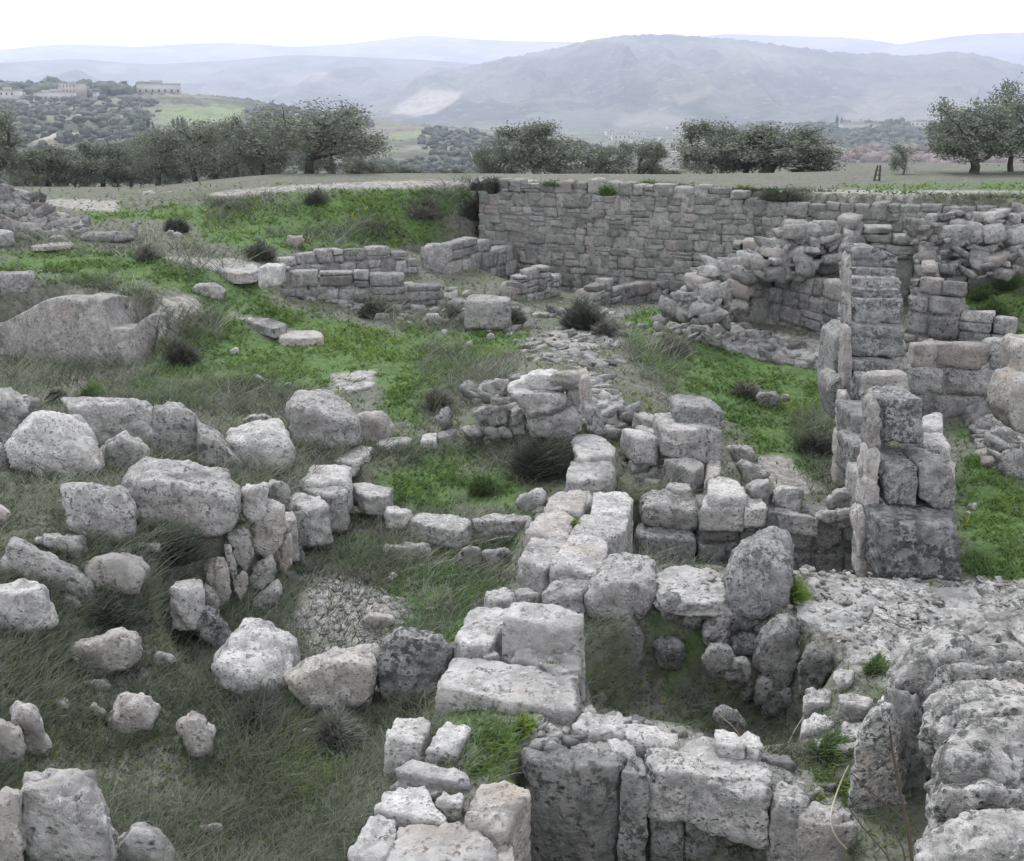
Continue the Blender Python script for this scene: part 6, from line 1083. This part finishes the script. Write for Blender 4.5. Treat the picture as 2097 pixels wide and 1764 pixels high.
# ------------------------------------------------------------------ valley: orchards, cypresses, houses
HS = [(V.reshape(-1, 3), toscreen(V.reshape(-1, 3))) for V in (HILLV[:200], TOWNV[:110])]
def onhill(i, x, y):
    V, (sx, sy) = HS[i]; k = np.argmin((sx - x) ** 2 + (sy - y) ** 2 * 4); return V[k]
def grove(name, label, i, polys, n, size, seed, cols):
    r = np.random.default_rng(seed); V0, (sx, sy) = HS[i]; cand = np.zeros(len(V0), bool)
    for pl in polys: cand |= sdpoly(sx, sy, pl) < 0
    idx = np.flatnonzero(cand); idx = r.choice(idx, n); tv, tf = cubesphere(3); s = (tv ** 2).sum(1) ** -.5; T = tv * s[:, None]
    P = V0[idx] + np.stack([r.normal(0, 2.5, n), r.normal(0, 2.5, n), np.zeros(n)], 1); sc = size * (.6 + .8 * r.random((n, 1))); sc3 = sc * np.stack([1 + .3 * r.random(n), 1 + .3 * r.random(n), .6 + .4 * r.random(n)], 1)
    X = P[:, None] + T[None] * sc3[:, None] * (1 + .25 * r.normal(size=(n, len(T), 1))); X[:, :, 2] += sc3[:, 2:3] * .6
    F = (tf[None] + (np.arange(n) * len(T))[:, None, None]).reshape(-1, 4); c = np.repeat(lerpc(cols[0], cols[1], r.random(n)), len(T), 0)
    o = link(name, mesh_from(name, X.reshape(-1, 3), F, True, c), M['leaf']); tag(o, label, 'trees', kind='stuff')
CG = ((.06, .074, .06), (.12, .136, .105))
grove('olive_grove', 'orchard rows and scrub dotted over the left hillside', 0, [[(-100, 200), (320, 205), (300, 260), (360, 300), (640, 330), (1000, 330), (1000, 400), (-100, 400)], [(440, 255), (720, 255), (760, 330), (500, 300)], [(560, 215), (700, 236), (780, 262), (640, 262), (500, 245)], [(860, 262), (1100, 285), (1300, 310), (1200, 330), (880, 320)]], 2600, 1.6, 5, CG)
grove('woodland', 'dark trees along the crest at the far left', 0, [[(-60, 178), (100, 180), (230, 186), (330, 188), (200, 196), (-60, 194)]], 160, 4.0, 6, CG)
grove('woodland', 'wooded slope below the houses on the right', 1, [[(1500, 262), (1900, 256), (2110, 262), (2110, 320), (1900, 330), (1700, 320), (1560, 300)]], 1000, 3.6, 7, CG)
grove('woodland', 'almond trees with a reddish tint beside the right hand fields', 1, [[(1660, 300), (1900, 312), (2110, 320), (2110, 350), (1900, 350), (1680, 330)]], 260, 3.4, 9, ((.13, .10, .085), (.24, .19, .165)))
def cyp(seed):
    r = np.random.default_rng(seed); tv, tf = cubesphere(7); s = (tv ** 2).sum(1) ** -.5; T = tv * s[:, None]; z = (T[:, 2] + 1) / 2; rr = np.sin(np.clip(z, 0, 1) ** .75 * PI) * .5 + .06 * (1 - z)
    a = np.arctan2(T[:, 1], T[:, 0]); X = np.stack([np.cos(a) * rr * .3, np.sin(a) * rr * .3, z], 1); X *= 1 + .18 * fbm(X * 9 + seed, 2, seed)[:, None]
    me = mesh_from('cypress_tree', X, tf, True, np.tile([.03, .042, .032], (len(X), 1))); me.materials.append(M['leaf']); return me
CY = [cyp(1), cyp(2)]
for i, (x, y, h) in enumerate([(272, 218, 15), (280, 218, 13), (290, 219, 10), (297, 262, 22), (303, 262, 24), (312, 262, 15), (358, 262, 22), (366, 264, 26), (376, 264, 28), (382, 266, 22), (400, 262, 18), (452, 268, 22), (482, 262, 20), (190, 192, 16), (203, 193, 22), (208, 192, 20), (212, 190, 16)]):
    p = onhill(0, x, y); k = KD / FPX * p[1]; o = link('cypress_tree', CY[i % 2], None, None, Vector(p) - Vector((0, 0, .5))); o.scale = (h * k * .9, h * k * .9, h * k * 1.05); tag(o, 'dark narrow cypress on the left hillside', 'tree', 'cypresses on the left hillside')
for i, (x, y, h) in enumerate([(1712, 258, 24), (1722, 258, 18), (1617, 290, 22), (1640, 290, 16), (1652, 288, 15), (1662, 290, 18), (1672, 298, 22), (1690, 300, 14)]):
    p = onhill(1, x, y); k = KD / FPX * p[1]; o = link('cypress_tree', CY[i % 2], None, None, Vector(p) - Vector((0, 0, .5))); o.scale = (h * k * .9, h * k * .9, h * k * 1.05); tag(o, 'dark narrow cypress on the right hand rise', 'tree', 'cypresses on the right hand rise')
def plain(name, c, rough=.9):
    m, n_, l_, b = newmat(name, rough); tcn = n_.new('ShaderNodeTexCoord'); l_.new(mixc(n_, l_, ramp(n_, l_, noise(n_, l_, tcn.outputs['Object'], 3, 4), .35, .65), tuple(x * .85 for x in c), c), b.inputs['Base Color']); return m
M['render_w'] = plain('white_render', (.46, .455, .44)); M['render_t'] = plain('tan_render', (.38, .35, .32)); M['glass'] = plain('dark_glass', (.05, .055, .06), .3); M['roofc'] = plain('flat_roof', (.36, .35, .34)); M['wood'] = plain('old_wood', (.06, .055, .05)); M['stem'] = plain('dry_stem', (.55, .50, .42)); M['twig'] = plain('brown_twig', (.07, .055, .045))
def bx(x0, x1, y0, y1, z0, z1):
    V = np.array([(x, y, z) for x in (x0, x1) for y in (y0, y1) for z in (z0, z1)], float); return V, np.array([(0, 1, 3, 2), (4, 6, 7, 5), (0, 4, 5, 1), (2, 3, 7, 6), (0, 2, 6, 4), (1, 5, 7, 3)]), np.zeros((8, 3))
def house_mesh(w, d, h, st, kind):
    wall = [bx(-w / 2, w / 2, -d / 2, d / 2, 0, h)]; roof = [bx(-w / 2 - .3, w / 2 + .3, -d / 2 - .3, d / 2 + .3, h, h + .35), bx(-w * .2, w * .1, -d * .1, d * .25, h + .35, h + 2.0)]; win = []; nx = max(2, int(w / 3))
    for s in range(st):
        for i in range(nx): cx = -w / 2 + (i + .5) * w / nx; win.append(bx(cx - .5, cx + .5, -d / 2 - .06, -d / 2 + .1, s * h / st + 1, s * h / st + 2.3)); win.append(bx(-w / 2 - .06, -w / 2 + .1, -d * .3, -d * .1, s * h / st + 1, s * h / st + 2.3))
    out = []
    for nm, ps, mt in (('wall', wall, kind), ('roof', roof, 'roofc')):
        V, F, _ = merge(ps); me = mesh_from(nm, V, F, False); me.materials.append(M[mt]); out.append((nm, me))
    for q in win: me = mesh_from('window', q[0], q[1], False); me.materials.append(M['glass']); out.append(('window', me))
    V, F, _ = merge(wall + roof + win); me = mesh_from('house', V, F, False); [me.materials.append(M[k]) for k in (kind, 'roofc', 'glass')]
    mi = np.zeros(len(F), np.int32); mi[6:18] = 1; mi[18:] = 2; me.polygons.foreach_set('material_index', mi); return out, me
HM = [house_mesh(12, 10, 6.5, 2, 'render_w'), house_mesh(9, 9, 3.5, 1, 'render_w'), house_mesh(16, 11, 9.5, 3, 'render_t'), house_mesh(22, 10, 5, 1, 'render_w')]
def house(label, m, p, sc=1.0, rz=0.0, group=None, name='house'):
    if group: t = link(name, HM[m][1]); t.location = Vector(p) - Vector((0, 0, .6)); tag(t, label, 'house', group)
    else: t = thing(name, label, 'house', Vector(p) - Vector((0, 0, .6)), group)
    t.scale = (sc, sc, sc); t.rotation_euler = (0, 0, rz)
    if not group:
        for nm, me in HM[m][0]: link(nm, me, None, t)
hr = random.Random(9)
for lb, x, y, m, sc in [('white house at the far left edge of the left hillside', 20, 208, 0, 1.1), ('small white house beside the far left one', 48, 207, 1, 1.1), ('white house under the dark trees on the left crest', 92, 203, 1, 1.1), ('wide tan building below the left crest', 118, 203, 3, 1.0), ('pale block of flats right of the wide tan building', 150, 198, 2, .9), ('low house at the right end of the left crest houses', 182, 200, 1, 1.1), ('long bright roofed shed on the left skyline', 328, 190, 3, 1.4)]:
    house(lb, m, onhill(0, x, y), sc, hr.uniform(-.4, .4))
for lb, x, y, m, sc in [('square white villa on the right hand wooded rise', 1600, 284, 0, 1.6), ('tan house left of the white villa on the rise', 1575, 290, 1, 1.4), ('long low house on the crest of the right hand rise', 1760, 270, 3, 1.5), ('pale house at the right end of the crest', 1880, 268, 0, 1.3), ('house half hidden in the trees below the villa', 1640, 300, 1, 1.3), ('low white shed beyond the young tree', 1700, 322, 1, 1.2), ('small shed beside the low white shed', 1722, 324, 1, .9)]:
    house(lb, m, onhill(1, x, y), sc, hr.uniform(-.4, .4))
for i in range(110):
    x = hr.uniform(960, 1540); y = hr.uniform(236, 300) if x > 1080 else hr.uniform(232, 262); y = max(y, 240 - (x - 960) * .01)
    p = atz(x, y, -27.5) if y > 262 else aty(x, y, 2050 + (262 - y) * 14)
    house('small flat roofed house in the far valley town', hr.choice([0, 0, 1, 1, 1, 3]), p, hr.uniform(.9, 1.5), hr.uniform(-.6, .6), 'houses of the far valley town')
for lb, x, y, m, sc in [('long white warehouse above the far town', 1284, 220, 3, 3.4), ('bright white low building by the plain, left of the dark tree pair', 1365, 328, 3, 1.2)]:
    p = aty(x, y, 2550) if y < 240 else atz(x, y, -28.5); house(lb, m, p, sc, .05, None, 'warehouse')

# leaning post, mast, stems
def leaning_post():
    P0 = atz(*toD('A3', 1228, 1110), 2.75); P1 = aty(*toD('A3', 1252, 965), P0[1]); t = thing('leaning_post', 'dark leaning double post like a short ladder behind the track', 'post', Vector(P0)); d = P1 - P0
    for s in (-.07, .07): V, F, _ = tube([np.array([s * 1.6, 0, -.2]), np.array([s, 0, 0]) + d * .5, np.array([s * .5, 0, 0]) + d], [.035, .03, .025]); link('post', mesh_from('post', V, F), M['wood'], t)
    for u in (.2, .4, .6, .8): c = d * u; V, F, _ = tube([c + np.array([-.09, 0, 0]), c + np.array([.09, 0, .02])], [.015, .015], 5); link('rung', mesh_from('rung', V, F), M['wood'], t)
leaning_post()
p = onhill(1, *toD('A3', 1795, 640)); z1 = aty(*toD('A3', 1795, 478), p[1])[2]; V, F, _ = tube([np.zeros(3), np.array([0, 0, (z1 - p[2]) * .6]), np.array([0, 0, z1 - p[2]])], [.5, .4, .25], 6)
tag(link('radio_mast', mesh_from('radio_mast', V, F), M['roofc'], None, Vector(p)), 'thin pale mast rising behind the right hand olive trees', 'mast')
def stemline(name, label, pts, Y, r0, mat, cat='stem', parent=None, hair=None):
    P = [aty(*toD('E3', *q), Y + .06 * math.sin(i)) for i, q in enumerate(pts)]; o0 = P[-1].copy(); V, F, _ = tube([q - o0 for q in P], np.linspace(r0 * .5, r0, len(P)), 6); o = link(name, mesh_from(name, V, F), M[mat], parent, Vector(o0) - (parent.location if parent else Vector()))
    if not parent: tag(o, label, cat)
    return o
stemline('dry_stem', 'single bleached plant stem arching beside the cross wall', [(1075, 965), (1050, 1010), (1010, 1110), (980, 1200), (968, 1290), (985, 1350), (1020, 1410), (1062, 1450)], 5.6, .007, 'stem')
t = thing('thorny_plant', 'brown branching dead thistle in front of the upright rough slab', 'plant', Vector(aty(*toD('E3', 1460, 1640), 4.6)))
for pl, r0 in [([(1312, 740), (1325, 840), (1340, 940), (1375, 1120), (1420, 1330), (1460, 1640)], .009), ([(1090, 1010), (1200, 1120), (1330, 1220), (1420, 1300), (1480, 1380)], .006), ([(1180, 1100), (1290, 1260), (1390, 1450), (1420, 1600)], .005), ([(1030, 1150), (1150, 1320), (1290, 1480), (1350, 1600)], .005), ([(1295, 885), (1335, 900), (1370, 885)], .005), ([(1310, 940), (1340, 950), (1372, 975)], .004)]:
    stemline('stem', '', pl, 4.6, r0, 'twig', parent=t)
for i, pl in enumerate([[(200, 1430), (190, 1380), (215, 1300)], [(360, 1400), (350, 1300), (330, 1230)], [(290, 640), (400, 740), (470, 830)], [(620, 1560), (560, 1400), (540, 1320)], [(700, 880), (760, 760), (810, 680)], [(170, 1500), (155, 1400), (190, 1340)]]):
    stemline('dry_stem', ['short curled dry stem in the lower pit', 'dry stem hanging over the face of the cross wall', 'long straw slanting across the upper pit', 'tall bent straw against the cross wall blocks', 'straw leaning at the right of the upper pit', 'second short stem in the lower pit, left one'][i], pl, 6.4 if i not in (2, 4) else 7.6, .004, 'stem')
# ------------------------------------------------------------------ haze
def haze():
    x0, x1, y0, y1, z0, z1 = -7600, 7600, -300, 7700, -60, 560
    V = [(x, y, z) for x in (x0, x1) for y in (y0, y1) for z in (z0, z1)]; F = [(0, 1, 3, 2), (4, 6, 7, 5), (0, 4, 5, 1), (2, 3, 7, 6), (0, 2, 6, 4), (1, 5, 7, 3)]
    me = mesh_from('haze', V, F, False); m = bpy.data.materials.new('valley_haze'); m.use_nodes = True; n_ = m.node_tree.nodes; n_.remove(n_['Principled BSDF'])
    pv = n_.new('ShaderNodeVolumePrincipled'); pv.inputs['Color'].default_value = (.69, .745, .93, 1); pv.inputs['Density'].default_value = HAZE; pv.inputs['Anisotropy'].default_value = .3
    m.node_tree.links.new(pv.outputs[0], n_['Material Output'].inputs['Volume'])
    o = link('haze', me, m); tag(o, 'pale bluish haze over the valley', 'haze', kind='stuff')
HAZE = .00025
haze()
